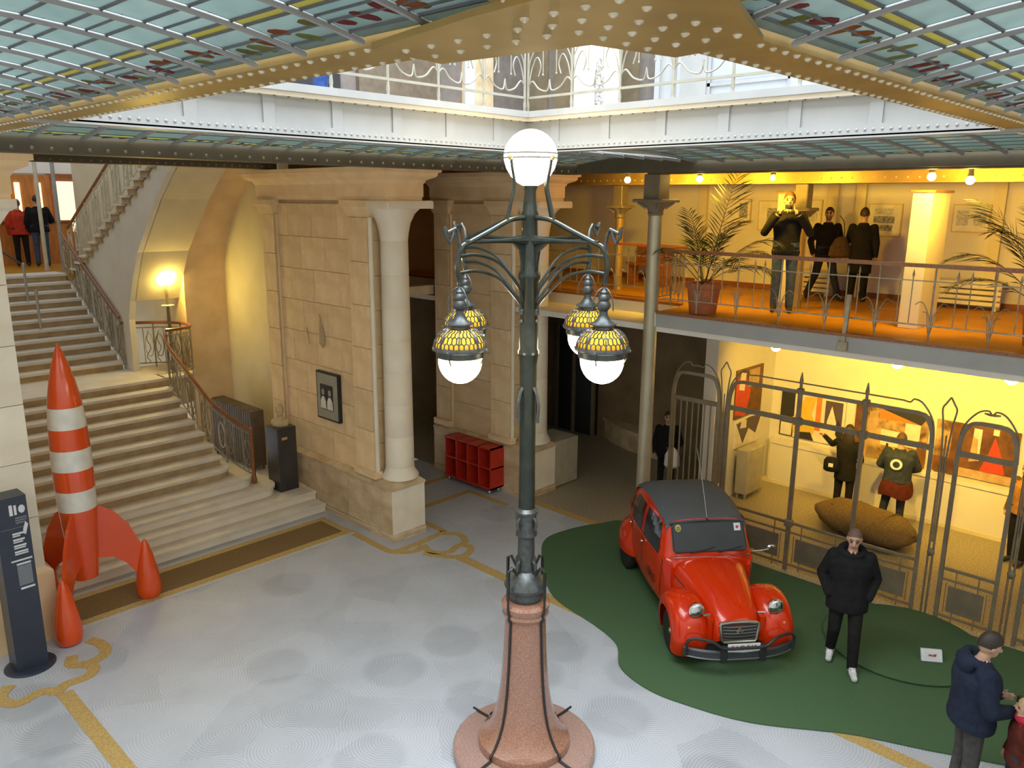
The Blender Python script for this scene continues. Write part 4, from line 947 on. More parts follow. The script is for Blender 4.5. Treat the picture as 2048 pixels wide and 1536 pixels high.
# canvas roof
rr = []
for x in [.43, .38, .3, .15, 0, -.2, -.4, -.6, -.8, -1.0, -1.15, -1.3, -1.4]:
    h_ = half(x)[6:]; h_ = [(y + (.006 if i < 2 else 0), z + .012) for i, (y, z) in enumerate(h_)]; h_[0] = (h_[0][0], h_[0][1] + .02)
    top = [(x, y, z) for y, z in h_] + [(x, -y, z) for y, z in h_[-2::-1]]
    rr.append(top)
roof = MB().loft(rr, cap=False, close=False).build('canvas_roof', 'canvas', smooth=True, ang=50, **CAR)
MB().tube([(.435, y, 1.415 + .028 * (1 - (y / .5) ** 2)) for y in [-.52 + .104 * i for i in range(11)]], .014, 6).build('roof_bead', 'canvas', roof, w=False, smooth=True)
def patch(xl, xr, z0, z1, side, off, nx=6, nz=6):
    vs, fs = [], []
    for j in range(nz + 1):
        z = z0 + (z1 - z0) * j / nz
        for i in range(nx + 1):
            x = xl(z) + (xr(z) - xl(z)) * i / nx
            vs.append((x, side * (ysurf(x, z) + off), z))
    for j in range(nz):
        for i in range(nx): a = j * (nx + 1) + i; fs.append((a, a + 1, a + nx + 2, a + nx + 1))
    return MB().add(vs, fs)
def lin(*pts):
    def f(z):
        for (z0, x0), (z1, x1) in zip(pts[:-1], pts[1:]):
            if z <= z1: return x0 + (x1 - x0) * max(0, z - z0) / (z1 - z0)
        return pts[-1][1]
    return f
for s in (-1, 1):
    fd = patch(lin((.4, -.29), (1.46, -.29)), lin((.4, .45), (.7, .52), (1.0, .52), (1.2, .44), (1.4, .33), (1.42, .31)), .4, 1.42, s, .005, 8, 10).build('front_door', 'car_red', smooth=True, **CAR)
    rd = patch(lin((.4, -.72), (.65, -.8), (.95, -1.02), (1.2, -.98), (1.42, -.8)), lin((.4, -.31), (1.42, -.31)), .4, 1.42, s, .005, 8, 10).build('rear_door', 'car_red', smooth=True, **CAR)
    patch(lin((.97, -.25), (1.4, -.25)), lin((.97, .40), (1.05, .42), (1.2, .37), (1.36, .28)), .97, 1.38, s, .011).build('window', 'dark_glass', fd, w=False)
    patch(lin((.97, -.93), (1.12, -.95), (1.3, -.88), (1.37, -.78)), lin((.97, -.36), (1.38, -.36)), .97, 1.375, s, .011).build('window', 'dark_glass', rd, w=False)
    patch(lin((1.0, -1.3), (1.12, -1.24), (1.24, -1.12)), lin((1.0, -1.08), (1.24, -1.03)), 1.0, 1.24, s, .008).build('quarter_window', 'dark_glass', **CAR)
    for x, d in ((-.22, fd), (-.9, rd)): MB().ell((x, s * (ysurf(x, .88) + .03), .88), (.03, .025, .022), 10, 8).build('handle', 'chrome', d, w=False, smooth=True)
    for x0, x1 in ((-.3, -.3), (.46, .53), (-.73, -1.03)):
        MB().tube([(x0 + (x1 - x0) * t / 5, s * (ysurf(x0 + (x1 - x0) * t / 5, .4 + .11 * t) + .004), .4 + .11 * t) for t in range(6)], .005, 4).build('door_gap', 'black', **CAR)
    MB().tube([(x, s * (ysurf(x, .97) + .012), .955) for x in (.5, .2, -.3, -.7, -1.0)], .01, 5).build('belt_moulding', 'car_red', **CAR)
# windscreen
n_ = Vector((.35, 0, .205)).normalized()
def WS(y, t, o=.012): 
    b0 = Vector((.615, 0, 1.075)); b1 = Vector((.43, 0, 1.405)); p = b0.lerp(b1, t) + n_ * o; return Vector((p.x, y, p.z))
wpts = [(-.5, .08), (-.47, .0), (.47, .0), (.5, .08), (.485, .92), (.455, 1.0), (-.455, 1.0), (-.485, .92)]
ws = MB().prism([WS(y, t, .004) for y, t in wpts], tuple(n_ * .02)).build('windscreen', 'dark_glass', **CAR)
MB().tube([WS(y, t, .02) for y, t in wpts], .012, 5, closed=True).build('windscreen_seal', 'black', ws, w=False)
for y0, y1 in ((-.16, -.36), (.22, .02)): MB().tube([WS(y0 - .12, -.06, .03), WS(y0 + .1, .04, .035), WS(y0 + .22, .12, .03)], .007, 5).build('wiper', 'black', **CAR)
sy = MB(); c0 = WS(-.41, .82, .026); ring_ = [c0 + Vector((0, math.cos(a) * .04, 0)) + (WS(0, 1, 0) - WS(0, 0, 0)).normalized() * math.sin(a) * .05 for a in [2 * PI * k / 16 for k in range(16)]]
st1 = sy.prism(ring_, tuple(n_ * .003)).build('round_sticker', 'sticker_yellow', ws, w=False)
for dz in (-.02, .008):
    up_ = (WS(0, 1, 0) - WS(0, 0, 0)).normalized()
    MB().tube([c0 + n_ * .005 + Vector((0, -.022, 0)) + up_ * (dz - .012), c0 + n_ * .005 + up_ * (dz + .01), c0 + n_ * .005 + Vector((0, .022, 0)) + up_ * (dz - .012)], .005, 4).build('chevron', 'black', ws, w=False)
c1 = WS(.4, .8, .026)
MB().prism([c1 + Vector((0, a * .045, 0)) + up_ * b_ * .05 for a, b_ in ((-1, -1), (1, -1), (1, 1), (-1, 1))], tuple(n_ * .003)).build('square_sticker', 'print_white', ws, w=False)
MB().prism([c1 + n_ * .004 + Vector((0, a * .022, 0)) + up_ * b_ * .025 for a, b_ in ((-1, -.6), (0, -1), (.8, -.3), (1, .8), (.2, .4), (-.6, .9))], tuple(n_ * .001)).build('sticker_mark', 'plate_red', ws, w=False)
MB().bar((.665, -.52, 1.025), (.665, .52, 1.025), .012, .025).build('cowl_trim', 'chrome', **CAR)
MB().ell((.44, 0, 1.455), (.03, .015, .02), 8, 6).build('antenna_base', 'black', **CAR)
MB().tube([(.43, 0, 1.46), (.2, .0, 1.85), (-.05, -.02, 2.28)], .004, 5).build('antenna', 'steel', **CAR)
# bonnet
HS = [(.60, .52, 1.035, .40), (.72, .49, 1.015, .38), (.95, .44, .97, .36), (1.2, .385, .905, .36), (1.4, .335, .83, .36), (1.55, .30, .755, .37), (1.64, .275, .69, .38), (1.69, .255, .635, .40), (1.705, .24, .6, .42)]
def hsec(x, w, t, b):
    h = t - b
    L_ = [(w * 1.02, b), (w * 1.02, b + .35 * h), (w, b + .62 * h), (w * .9, b + .82 * h), (w * .68, b + .935 * h), (w * .38, b + .985 * h), (0, t)]
    return [(x, y, z) for y, z in L_] + [(x, -y, z) for y, z in L_[-2::-1]]
bon = MB().loft([hsec(*s_) for s_ in HS]).build('bonnet', 'car_red', smooth=True, ang=45, **CAR)
for k in (-.55, -.2, .2, .55):
    MB().tube([(x, k * w, t - .012 * 0 - (.0 if abs(k) < .4 else .022 * (t - b) / .5) + .002) for x, w, t, b in HS[1:6]], [.003, .007, .008, .008, .004], 6).build('bonnet_rib', 'car_red', bon, w=False, smooth=True)
MB().tube([(x, s_ * w, b + .62 * (t - b) + .01) for s_ in (1,) for x, w, t, b in HS[:6]], .006, 5).build('bonnet_seam', 'black', bon, w=False)
MB().tube([(x, -w, b + .62 * (t - b) + .01) for x, w, t, b in HS[:6]], .006, 5).build('bonnet_seam', 'black', bon, w=False)
MB().ell((.74, 0, 1.02), (.012, .008, .008), 8, 6).build('bonnet_button', 'chrome', bon, w=False)
# wings and wheels
def wheel(x, y, s):
    W = thing_child('wheel', (x, y, .295))
    rot = Matrix.Rotation(PI / 2, 4, 'X')
    MB().lathe([(.19, -.055), (.26, -.068), (.285, -.055), (.295, -.03), (.295, .03), (.285, .055), (.26, .068), (.19, .055)], n=32).xf(rot).build('tyre', 'rubber', W, w=False, smooth=True, ang=50)
    MB().lathe([(.195, -.05), (.2, -.02), (.185, .0), (.2, .02), (.195, .05), (.17, .045), (.15, .02), (.1, .03), (.06, .045), (.0, .05), (.0, -.05), (.06, -.045), (.1, -.03), (.15, -.02), (.17, -.045)], n=32).xf(rot).build('rim', 'rim_cream', W, w=False, smooth=True, ang=40)
    for k in range(6):
        a = 2 * PI * k / 6; MB().ell((.135 * math.cos(a), s * .032, .135 * math.sin(a)), (.028, .006, .018), 8, 5, Matrix.Rotation(-a, 3, 'Y')).build('rim_slot', 'black', W, w=False)
    MB().ell((0, s * .055, 0), (.045, .02, .045), 12, 8).build('hub_cap', 'chrome', W, w=False, smooth=True)
def thing_child(name, loc):
    o = bpy.data.objects.new(name, None); COL.objects.link(o); o.location = loc; o.parent = car; o.empty_display_size = .05; return o
for s in (-1, 1):
    rings = []
    for i in range(22):
        th = math.radians(-22 + (205 + 22) * i / 21); f = i / 21
        R0 = .315; bul = .155 - .04 * max(0, f - .55) / .45 + .03 * math.sin(PI * min(1, f / .5)) * (f < .5); yc = .545; hw = .225 - .05 * max(0, f - .6) / .4
        if f < .12: bul *= .75 + .25 * f / .12
        ring = []
        for j in range(13):
            ph = PI * j / 12; cc = math.copysign(abs(math.cos(ph)) ** .75, math.cos(ph)); ss = math.sin(ph) ** .8 if j not in (0, 12) else 0
            y = yc + hw * cc; r = R0 + bul * ss - (.03 if j == 0 else 0)
            ring.append((1.2 + r * math.cos(th), s * y, .335 + r * math.sin(th) * 1.06))
        rings.append(ring)
    wing = MB().loft(rings, cap=False, close=False)
    # inner valance
    wing.loft([[(1.2 + .315 * math.cos(t), s * y, .335 + .33 * math.sin(t)) for y in (.3, .33)] for t in [math.radians(-22 + 227 * k / 14) for k in range(15)]], cap=False, close=False)
    wg = wing.build('front_wing', 'car_red', smooth=True, ang=60, **CAR)
    MB().box(.98, 1.62, .3 * s if s > 0 else -.36, .36 if s > 0 else -.3 , .34, .66).build('wing_valance', 'car_red', wg, w=False)
    MB().lathe([(.31, -.2), (.31, .17)], n=24, cap=False).xf(Matrix.Translation((1.2, s * .5, .335)) @ Matrix.Rotation(PI / 2, 4, 'X')).build('wheel_well', 'black', wg, w=False)
    MB().ell((1.615, s * .60, .56), (.03, .04, .04), 12, 8).build('indicator', 'lens_amber', wg, w=False, smooth=True)
    # rear wing
    rings = []
    for i in range(13):
        x = -.70 - 1.08 * i / 12; t = i / 12; env = math.sin(PI * min(.999, max(.001, t)) ** .8) ** .55 if 0 < t < 1 else .05
        rings.append([(x, s * (.50 + .255 * env * math.cos(a)), .38 + .46 * env * math.sin(a)) for a in [PI / 2 * k / 7 for k in range(8)]] )
        rings[-1] = [(x, s * (.50 + .25 * env), .36)] + rings[-1]
    rw = MB().loft(rings, cap=False, close=False).build('rear_wing', 'car_red', smooth=True, ang=60, **CAR)
    wheel(1.2, s * .63, s); wheel(-1.2, s * .61, s)
    # headlamp on its bar
    hl = thing_child('headlamp', (1.57, s * .5, .77))
    ry = Matrix.Rotation(PI / 2, 4, 'Y')
    MB().lathe([(.0, -.1), (.05, -.085), (.085, -.04), (.095, .0), (.1, .01), (.098, .022), (.088, .025)], n=24).xf(ry).build('shell', 'chrome', hl, w=False, smooth=True)
    MB().lathe([(.088, .018), (.07, .034), (.04, .044), (.0, .047)], n=24).xf(ry).build('lens', 'chrome', hl, w=False, smooth=True)
    MB().tube([(0, 0, -.05), (-.03, 0, -.1), (-.05, -s * .2, -.1)], .016, 6).build('stalk', 'steel', hl, w=False)
MB().tube([(1.42, -.5, .63), (1.42, .5, .63)], .018, 8).build('headlamp_bar', 'steel', **CAR)
# grille
gl = thing_child('radiator_grille', (1.712, 0, .53))
fr = [(-.245, .095), (-.225, .115), (-.1, .128), (.1, .128), (.225, .115), (.245, .095), (.215, -.09), (.195, -.115), (-.195, -.115), (-.215, -.09)]
tilt = lambda y, z, o=0: (o - z * .12, y, z)
MB().prism([tilt(y, z, -.03) for y, z in fr], (.03, 0, 0)).build('backing', 'grille_dark', gl, w=False)
MB().tube([tilt(y, z, .008) for y, z in fr], .018, 6, closed=True).build('frame', 'grille_chrome', gl, w=False, smooth=True)
for k in range(5):
    z = .078 - .04 * k; hw = .215 - .005 * k
    MB().tube([tilt(hw * t, z - .012 * (1 - t * t), .012) for t in (-1, -.5, 0, .5, 1)], .0055, 5).build('slat', 'grille_chrome', gl, w=False)
for dz in (0, -.028): MB().tube([tilt(-.04, .02 + dz, .022), tilt(0, .058 + dz, .024), tilt(.04, .02 + dz, .022)], .007, 5).build('chevron', 'grille_chrome', gl, w=False)
# bumper, bars, number plate
bp_ = []
for i in range(17):
    y = -.68 + 1.36 * i / 16; x = 1.86 - .16 * (abs(y) / .68) ** 3
    bp_.append([(x, y, .25), (x + .02, y, .27), (x + .02, y, .36), (x, y, .38), (x - .02, y, .36), (x - .02, y, .27)])
bu = MB().loft(bp_).build('bumper', 'bumper', smooth=True, ang=30, **CAR)
MB().tube([(1.885 - .16 * (abs(y) / .68) ** 3, y, .275) for y in [-.66 + .11 * i for i in range(13)]], .008, 5).build('bright_strip', 'steel', bu, w=False)
for y in (-.24, .24): MB().cbox(1.85, 1.9, y - .04, y + .04, .24, .45, .012).build('over_rider', 'black', bu, w=False)
tb = cat([(1.77, -.66, .3), (1.78, -.67, .46), (1.8, -.6, .525), (1.85, -.45, .525), (1.88, -.36, .5), (1.9, -.25, .435), (1.905, 0, .43), (1.9, .25, .435), (1.88, .36, .5), (1.85, .45, .525), (1.8, .6, .525), (1.78, .67, .46), (1.77, .66, .3)], 4)
MB().tube(tb, .018, 8).build('guard_bar', 'black', bu, w=False, smooth=True)
np_ = MB().prism([(1.876, -.2, .375), (1.876, 0, .36), (1.876, .2, .375), (1.876, .2, .475), (1.876, -.2, .475)], (.008, 0, 0)).build('number_plate', 'print_white', **CAR)
text('EAC 040', 'lettering', 'plate_red', np_, .088, Matrix.Translation((1.886, 0, .42)) @ Matrix(((0, 0, 1, 0), (1, 0, 0, 0), (0, 1, 0, 0), (0, 0, 0, 1))))
text('1000', 'door_lettering', 'lettering', car, .2, Matrix.Translation((.14, -(ysurf(.1, .58) + .012), .56)) @ Matrix(((1, 0, 0, 0), (0, 0, -1, 0), (0, 1, 0, 0), (0, 0, 0, 1))) @ Matrix.Rotation(-.08, 4, 'Z'))
# mirror on the left side
mr = thing_child('wing_mirror', (.55, .62, 1.02))
MB().tube([(0, 0, 0), (.05, .12, .03), (.06, .2, .05)], .008, 6).build('arm', 'chrome', mr, w=False)
MB().ell((.06, .23, .075), (.02, .06, .035), 12, 8).build('mirror_head', 'chrome', mr, w=False, smooth=True)
mr2 = thing_child('wing_mirror', (.55, -.62, 1.02))
# floor pan so that no light passes under the shell
MB().box(-1.7, 1.6, -.4, .4, .2, .34).build('floor_pan', 'black', **CAR)
COL.objects.unlink(mr2); bpy.data.objects.remove(mr2)
# green carpet
out = cat([(9.29, 8.16, 0), (9.89, 8.2, 0), (10.6, 7.95, 0), (10.98, 7.6, 0), (11.02, 6.0, 0), (11.03, 3.0, 0), (11.03, .4, 0), (10.0, .1, 0), (8.9, .7, 0), (8.34, 1.66, 0), (7.93, 2.53, 0), (7.36, 3.4, 0), (7.12, 4.15, 0), (7.08, 4.6, 0), (7.22, 5.06, 0), (7.6, 5.4, 0), (7.78, 5.9, 0), (7.98, 6.8, 0), (8.6, 7.55, 0)], 6, closed=True)
tag(MB().prism([(p.x, p.y, 0.006) for p in out], (0, 0, .014)).build('green_carpet', 'carpet'), 'wavy-edged green carpet under the red car', 'carpet')
# ================================================================ ROCKET MODEL (plain stand-in, same size and colours)
RX, RY = 3.17, 11.07
rk = thing('rocket_model', 'tall red and white banded rocket model standing by the stairs', 'rocket model', (RX, RY, 0))
bodyprof = [(.155, .55), (.165, .6), (.2, 1.1), (.235, 1.6), (.245, 2.0), (.242, 2.35), (.225, 2.75), (.195, 3.05), (.15, 3.3), (.1, 3.5), (.05, 3.66), (.012, 3.76), (.002, 3.78)]
def bp(z):
    for (r0, z0), (r1, z1) in zip(bodyprof[:-1], bodyprof[1:]):
        if z <= z1: return r0 + (r1 - r0) * (z - z0) / (z1 - z0)
    return 0.002
cuts = [.55, 1.55, 1.83, 2.11, 2.39, 2.67, 2.95, 3.78]
for i, (a, b_) in enumerate(zip(cuts[:-1], cuts[1:])):
    zz = [a + (b_ - a) * k / 8 for k in range(9)]
    MB().lathe([(bp(z), z) for z in zz], (RX, RY), 32).build('tail' if i == 0 else ('nose_cone' if i == 6 else 'hull_band'), 'red_paint' if i % 2 == 0 else 'rocket_white', rk, smooth=True)
F1 = Vector((2.71, 10.45, 0)) - Vector((RX, RY, 0)); a0 = math.atan2(F1.y, F1.x)
for k in range(3):
    a = a0 + 2 * PI * k / 3; d = Vector((math.cos(a), math.sin(a), 0)); n = Vector((-d.y, d.x, 0)); c = Vector((RX, RY, 0)); R_ = .775
    fp = [(.2, 1.55), (.42, 1.4), (.6, 1.15), (.72, .85), (.775, .62), (.775, .3), (.66, .38), (.5, .62), (.35, .74), (.16, .78)]
    MB().prism([c + d * r + Vector((0, 0, z)) - n * .02 for r, z in fp], tuple(n * .04)).build('fin', 'red_paint', rk)
    f = c + d * R_
    MB().lathe([(.09, 0), (.14, .02), (.165, .1), (.165, .2), (.14, .42), (.1, .62), (.05, .8), (.02, .86), (.002, .88)], (f.x, f.y), 24).build('foot', 'red_paint', rk, smooth=True)

# ================================================================ INFORMATION TOTEM
TX, TY = 2.2, 10.25
tt = thing('information_totem', 'dark navy information totem with white print on a round foot', 'information stand', (TX, TY, 0), math.radians(2))
MB().lathe([(.28, 0), (.28, .012), (.27, .02), (.2, .022)], n=32).build('foot_plate', 'navy', tt, w=False, smooth=True)
MB().prism([(-.17, -.11, .02), (.17, -.11, .02), (.17, .18, .02), (-.17, .18, .02)], (0, 0, 2.18)).build('column_body', 'navy', tt, w=False)
def TP(x, z, dx, dz, name, m): return MB().box(x, x + dx, -.1125, -.11, z, z + dz).build(name, m, tt, w=False)
TP(-.02, 1.98, .035, .13, 'printed_mark', 'print_white'); TP(.03, 1.98, .025, .12, 'printed_mark', 'print_white')
MB().ell((.11, -.111, 2.04), (.035, .002, .05), 12, 8).build('printed_mark', 'print_white', tt, w=False)
for i, (z, w, m) in enumerate(((1.93, .12, 'print_grey'), (1.9, .12, 'print_grey'), (1.87, .1, 'print_grey'))): TP(.03, z, w, .018, 'printed_line', m)
TP(-.13, 1.82, .27, .006, 'printed_line', 'print_grey')
MB().prism([(.09, -.111, 1.74), (.12, -.111, 1.72), (.155, -.111, 1.84), (.13, -.111, 1.88), (.1, -.111, 1.8)], (0, -.002, 0)).build('printed_mark', 'print_white', tt, w=False)
for i in range(4): TP(-.02, 1.74 - i * .075, .11 + .01 * i, .022, 'printed_line', 'print_white'); TP(-.02, 1.715 - i * .075, .08 + .02 * i, .016, 'printed_line', 'print_white')
TP(-.07, 1.41, .22, .02, 'printed_line', 'print_white'); TP(-.02, 1.36, .15, .022, 'printed_line', 'print_white')
TP(-.02, 1.1, .15, .25, 'printed_block', 'print_grey'); TP(-.01, 1.05, .15, .025, 'printed_line', 'print_white')

# ================================================================ BUST, PHOTOGRAPH, RADIATORS, STANCHIONS
bz = 2 * RS
bd = MB().cbox(6.98, 7.36, 12.55, 12.97, bz, bz + 1.2, .008).build('pedestal', 'slate'); tag(bd, 'black stone pedestal under the plaster bust on the second step', 'pedestal')
MB().box(7.06, 7.17, 12.546, 12.55, bz + .98, bz + 1.03).build('name_plate', 'brass', bd)
bs = thing('plaster_bust', 'small cream plaster bust of a head on the black pedestal', 'bust', (7.17, 12.76, bz + 1.2), math.radians(-125))
b_ = MB(); b_.loft([[(rx * math.cos(2 * PI * k / 20), ry * math.sin(2 * PI * k / 20), z) for k in range(20)] for rx, ry, z in ((.1, .14, 0), (.11, .16, .04), (.105, .165, .09), (.085, .14, .12), (.055, .075, .14), (.05, .055, .17), (.052, .055, .2))])
b_.build('shoulders', 'bust', bs, w=False, smooth=True)
h_ = MB().ell((.015, 0, .29), (.085, .07, .105), 20, 14); h_.ell((.09, 0, .275), (.022, .014, .03), 8, 6); h_.ell((.06, 0, .225), (.045, .045, .035), 10, 8)
for s in (-1, 1): h_.ell((.0, s * .07, .28), (.02, .01, .032), 8, 6)
h_.build('head', 'bust', bs, w=False, smooth=True)
hr_ = MB().ell((-.015, 0, .325), (.085, .075, .085), 16, 10); hr_.cone((.03, 0, .39), (.05, .01, .435), .03, .01, 8); hr_.build('hair', 'bust', bs, w=False, smooth=True)
pf = MB().box(7.53, 7.595, 11.38, 12.06, 1.76, 2.62).build('framed_photograph', 'black'); tag(pf, 'framed black and white photograph of two people on the stone pier', 'picture')
MB().box(7.524, 7.53, 11.41, 12.03, 1.79, 2.59).build('mount', 'mount', pf)
MB().box(7.519, 7.524, 11.54, 11.93, 1.95, 2.4).build('print', 'black', pf)
for yc, w in ((11.84, .085), (11.64, .09)):
    MB().prism([(7.5185, yc - w, 1.96), (7.5185, yc + w, 1.96), (7.5185, yc + w * .9, 2.1), (7.5185, yc + w * .4, 2.18), (7.5185, yc - w * .4, 2.18), (7.5185, yc - w * .9, 2.1)], (-.001, 0, 0)).build('printed_figure', 'paper', pf)
    MB().prism([(7.5185, yc + .045 * math.cos(t), 2.26 + .06 * math.sin(t)) for t in [2 * PI * k / 12 for k in range(12)]], (-.001, 0, 0)).build('printed_figure', 'mount', pf)
def radiator(label, x0, x1, y0, y1, z0, h, ax, n, m, legs=.1):
    T = thing('radiator', label, 'radiator', ((x0 + x1) / 2, (y0 + y1) / 2, z0))
    for i in range(n):
        f0, f1 = i / n, (i + .82) / n
        b_ = MB().cbox(x0, x1, y0 + (y1 - y0) * f0, y0 + (y1 - y0) * f1, z0 + legs, z0 + h, .02) if ax == 'y' else MB().cbox(x0 + (x1 - x0) * f0, x0 + (x1 - x0) * f1, y0, y1, z0 + legs, z0 + h, .02)
        b_.build('section', m, T)
    c = MB()
    for (x, y) in ((x0 + .05, y0 + .05), (x1 - .05, y1 - .05), (x0 + .05, y1 - .05), (x1 - .05, y0 + .05)): c.cone((x, y, z0), (x, y, z0 + legs + .02), .02, .03, 8)
    c.build('feet', m, T); return T
radiator('dark cast radiator in the recess behind the stair balustrade', 7.2, 7.5, 13.95, 15.6, bz, 1.22, 'y', 18, 'rad', .08)
radiator('grey cast radiator on the end wall of the lower gallery', 13.4, 14.05, 6.66, 6.92, 0, 1.0, 'x', 8, 'rad_light', .12)
def stanchion(label, x, y, z):
    T = thing('rope_stanchion', label, 'stanchion', (x, y, z), 0, 'chrome stanchions on the stairs')
    MB().lathe([(.16, 0), (.16, .012), (.06, .03), (.03, .05)], n=24).build('base', 'steel', T, w=False, smooth=True)
    MB().lathe([(.05, .05), (.045, .09), (.026, .1), (.026, .9), (.034, .91), (.034, .96), (.02, .98)], n=16).build('pole', 'steel', T, w=False, smooth=True)
    return T
stanchion('lower chrome stanchion standing on the upper flight above the rocket tip', 4.95, 18.22, 17 * RS)
stanchion('upper chrome stanchion standing on the upper flight beside the left pier', 5.03, 19.15, 20 * RS)
tag(MB().tube(cat([(5.03, 19.15, 20 * RS + .93), (4.7, 19.8, 4.5), (4.2, 20.4, 4.75)], 5), .02, 6).build('barrier_rope', 'black', smooth=True), 'dark barrier rope sagging from the upper stanchion', 'rope')

# ================================================================ RED CUBE SHELF AND WHITE BOX
sh = thing('cube_shelf', 'red cube shelf of eight compartments on clear castors', 'shelf', (10.3, 10.95, 0))
SX0, SX1, SY0, SY1, SZ0, SZ1 = 10.14, 10.5, 10.28, 11.6, .12, .95
MB().box(SX1 - .02, SX1, SY0, SY1, SZ0, SZ1).build('back_panel', 'red_shelf', sh)
for k in range(5): y = SY0 + (SY1 - SY0 - .03) * k / 4; MB().box(SX0, SX1 - .02, y, y + .03, SZ0, SZ1).build('upright', 'red_shelf', sh)
for k in range(3): z = SZ0 + (SZ1 - SZ0 - .03) * k / 2; MB().box(SX0 + (.0 if k != 1 else .005), SX1 - .02, SY0, SY1, z, z + .03).build('shelf_board', 'red_shelf', sh)
for x in (SX0 + .06, SX1 - .06):
    for y in (SY0 + .08, SY1 - .08): MB().ell((x, y, .05), (.045, .025, .05), 12, 8).cone((x, y, .08), (x, y, .12), .02, .03, 8).build('castor', 'steel', sh, smooth=True)
wb = MB().cbox(11.36, 12.05, 9.7, 10.4, .03, .95, .01).build('display_plinth', 'plinth_beige'); tag(wb, 'plain beige display plinth beside the second stone column', 'plinth')
MB().box(11.42, 12.0, 9.76, 10.34, 0, .03).build('recessed_foot', 'black', wb)
for lab, x0, x1, y, z0, z1, m, nm in (('white poster panel at the back of the left passage', 8.6, 10.4, 15.15, 1.3, 2.1, 'paper', 'poster'), ('dark blue poster panel at the back of the left passage', 8.6, 10.4, 15.15, 2.15, 2.75, 'navy', 'poster'), ('bright white light panel at the back of the left passage', 9.2, 10.6, 15.15, 2.8, 3.1, 'print_white', 'light panel')):
    tag(MB().box(x0, x1, y, y + .05, z0, z1).build(nm.replace(' ', '_'), m), lab, nm)

# ================================================================ FIGURE BASE AND CARD ON THE CARPET
fb = MB().lathe([(.95, 0.02), (.97, .04), (.97, .055), (.93, .065), (.0, .066)], (10.22, 2.75), 48).build('round_platform', 'carpet', smooth=True); tag(fb, 'low round green platform on the carpet near the grille', 'platform')
cd = MB().prism([(9.86, 2.42, .075), (10.0, 2.22, .075), (10.06, 2.26, .2), (9.92, 2.46, .2)], (.02, .015, -.002)).build('info_card', 'print_white'); tag(cd, 'small white card with a red mark standing on the round green platform', 'card')
MB().prism([(9.935, 2.375, .13), (9.985, 2.3, .125), (10.0, 2.3, .155), (9.98, 2.33, .148), (9.965, 2.365, .16)], (-.004, -.003, 0)).build('printed_mark', 'plate_red', cd)

# ================================================================ SACK CUSHION
sk_ = MB(); rings = []
for i in range(15):
    t = -1 + 2 * i / 14; e = max(.3, (1 - abs(t) ** 4) ** .5); rings.append([(.0 + .46 * e * math.cos(a) * (1 + .05 * math.sin(5 * a + i)), .86 * t + .04 * math.sin(3 * a), .28 + .27 * e * math.sin(a) * (1 + .06 * math.sin(3 * a + 2 * i))) for a in [2 * PI * k / 24 for k in range(24)]])
sk_.loft(rings)
so = thing('sack_cushion', 'large brown sackcloth cushion lying inside the lower gallery', 'cushion', (13.3, 4.42, 0), math.radians(-12))
sk_.build('cover', 'sack', so, w=False, smooth=True, ang=80)
for y in (-.45, .1): MB().tube([(.42 * math.cos(a) * .98, y, .28 + .275 * math.sin(a)) for a in [PI * k / 12 for k in range(13)]], .012, 5).build('seam', 'sack', so, w=False, smooth=True)
for y in (-.1, .3): MB().box(-.25, -.22, y, y + .2, .46, .5).build('stitched_mark', 'black', so, w=False)

# ================================================================ PICTURES
def panel(label, plane, c, a0, a1, z0, z1, base, marks, name='picture_panel', depth=.03, frame=None, cat_='picture', group=None):
    """flat printed panel; plane x: faces -x, plane y: faces -y. marks = [(a0,a1,z0,z1,material)] in 0..1"""
    def B(d0, d1, s0, s1, t0, t1): return MB().box(c - d1, c - d0, s0, s1, t0, t1) if plane == 'x' else MB().box(s0, s1, c - d1, c - d0, t0, t1)
    o = B(0, depth, a0, a1, z0, z1).build(name, frame or base); tag(o, label, cat_, group)
    if frame: f = .02; B(depth, depth + .003, a0 + f, a1 - f, z0 + f, z1 - f).build('sheet', base, o); depth += .003
    for i, mk in enumerate(marks):
        d = depth + .0015 * (i + 1)
        if len(mk) == 5: u0, u1, v0, v1, m = mk; B(depth, d, a0 + (a1 - a0) * u0, a0 + (a1 - a0) * u1, z0 + (z1 - z0) * v0, z0 + (z1 - z0) * v1).build('printed_shape', m, o)
        else:
            pts, m = mk; P = [((c - d, a0 + (a1 - a0) * u, z0 + (z1 - z0) * v) if plane == 'x' else (a0 + (a1 - a0) * u, c - d, z0 + (z1 - z0) * v)) for u, v in pts]
            MB().prism(P, (.001, 0, 0) if plane == 'x' else (0, .001, 0)).build('printed_shape', m, o)
    return o
M['pic_black'] = mat('print_black', (0.03, 0.03, 0.035), rough=0.5); M['pic_yellow'] = mat('print_yellow', (0.75, 0.5, 0.06), rough=0.5); M['pic_orange'] = mat('print_orange', (0.7, 0.22, 0.04), rough=0.5)
M['pic_red'] = mat('print_red', (0.6, 0.06, 0.03), rough=0.5); M['pic_brown'] = mat('print_brown', (0.2, 0.08, 0.03), (0.1, 0.04, 0.02), scale=6, rough=0.5); M['pic_tan'] = mat('print_tan', (0.55, 0.38, 0.2), (0.4, 0.25, 0.12), scale=5, rough=0.5)
M['pic_purple'] = mat('print_dusk', (0.10, 0.07, 0.10), rough=0.5); M['pic_white'] = mat('print_pale', (0.78, 0.72, 0.6), rough=0.5); M['pic_mix'] = mat('print_photo', (0.65, 0.42, 0.18), (0.12, 0.06, 0.03), scale=5, rough=0.5, detail=6)
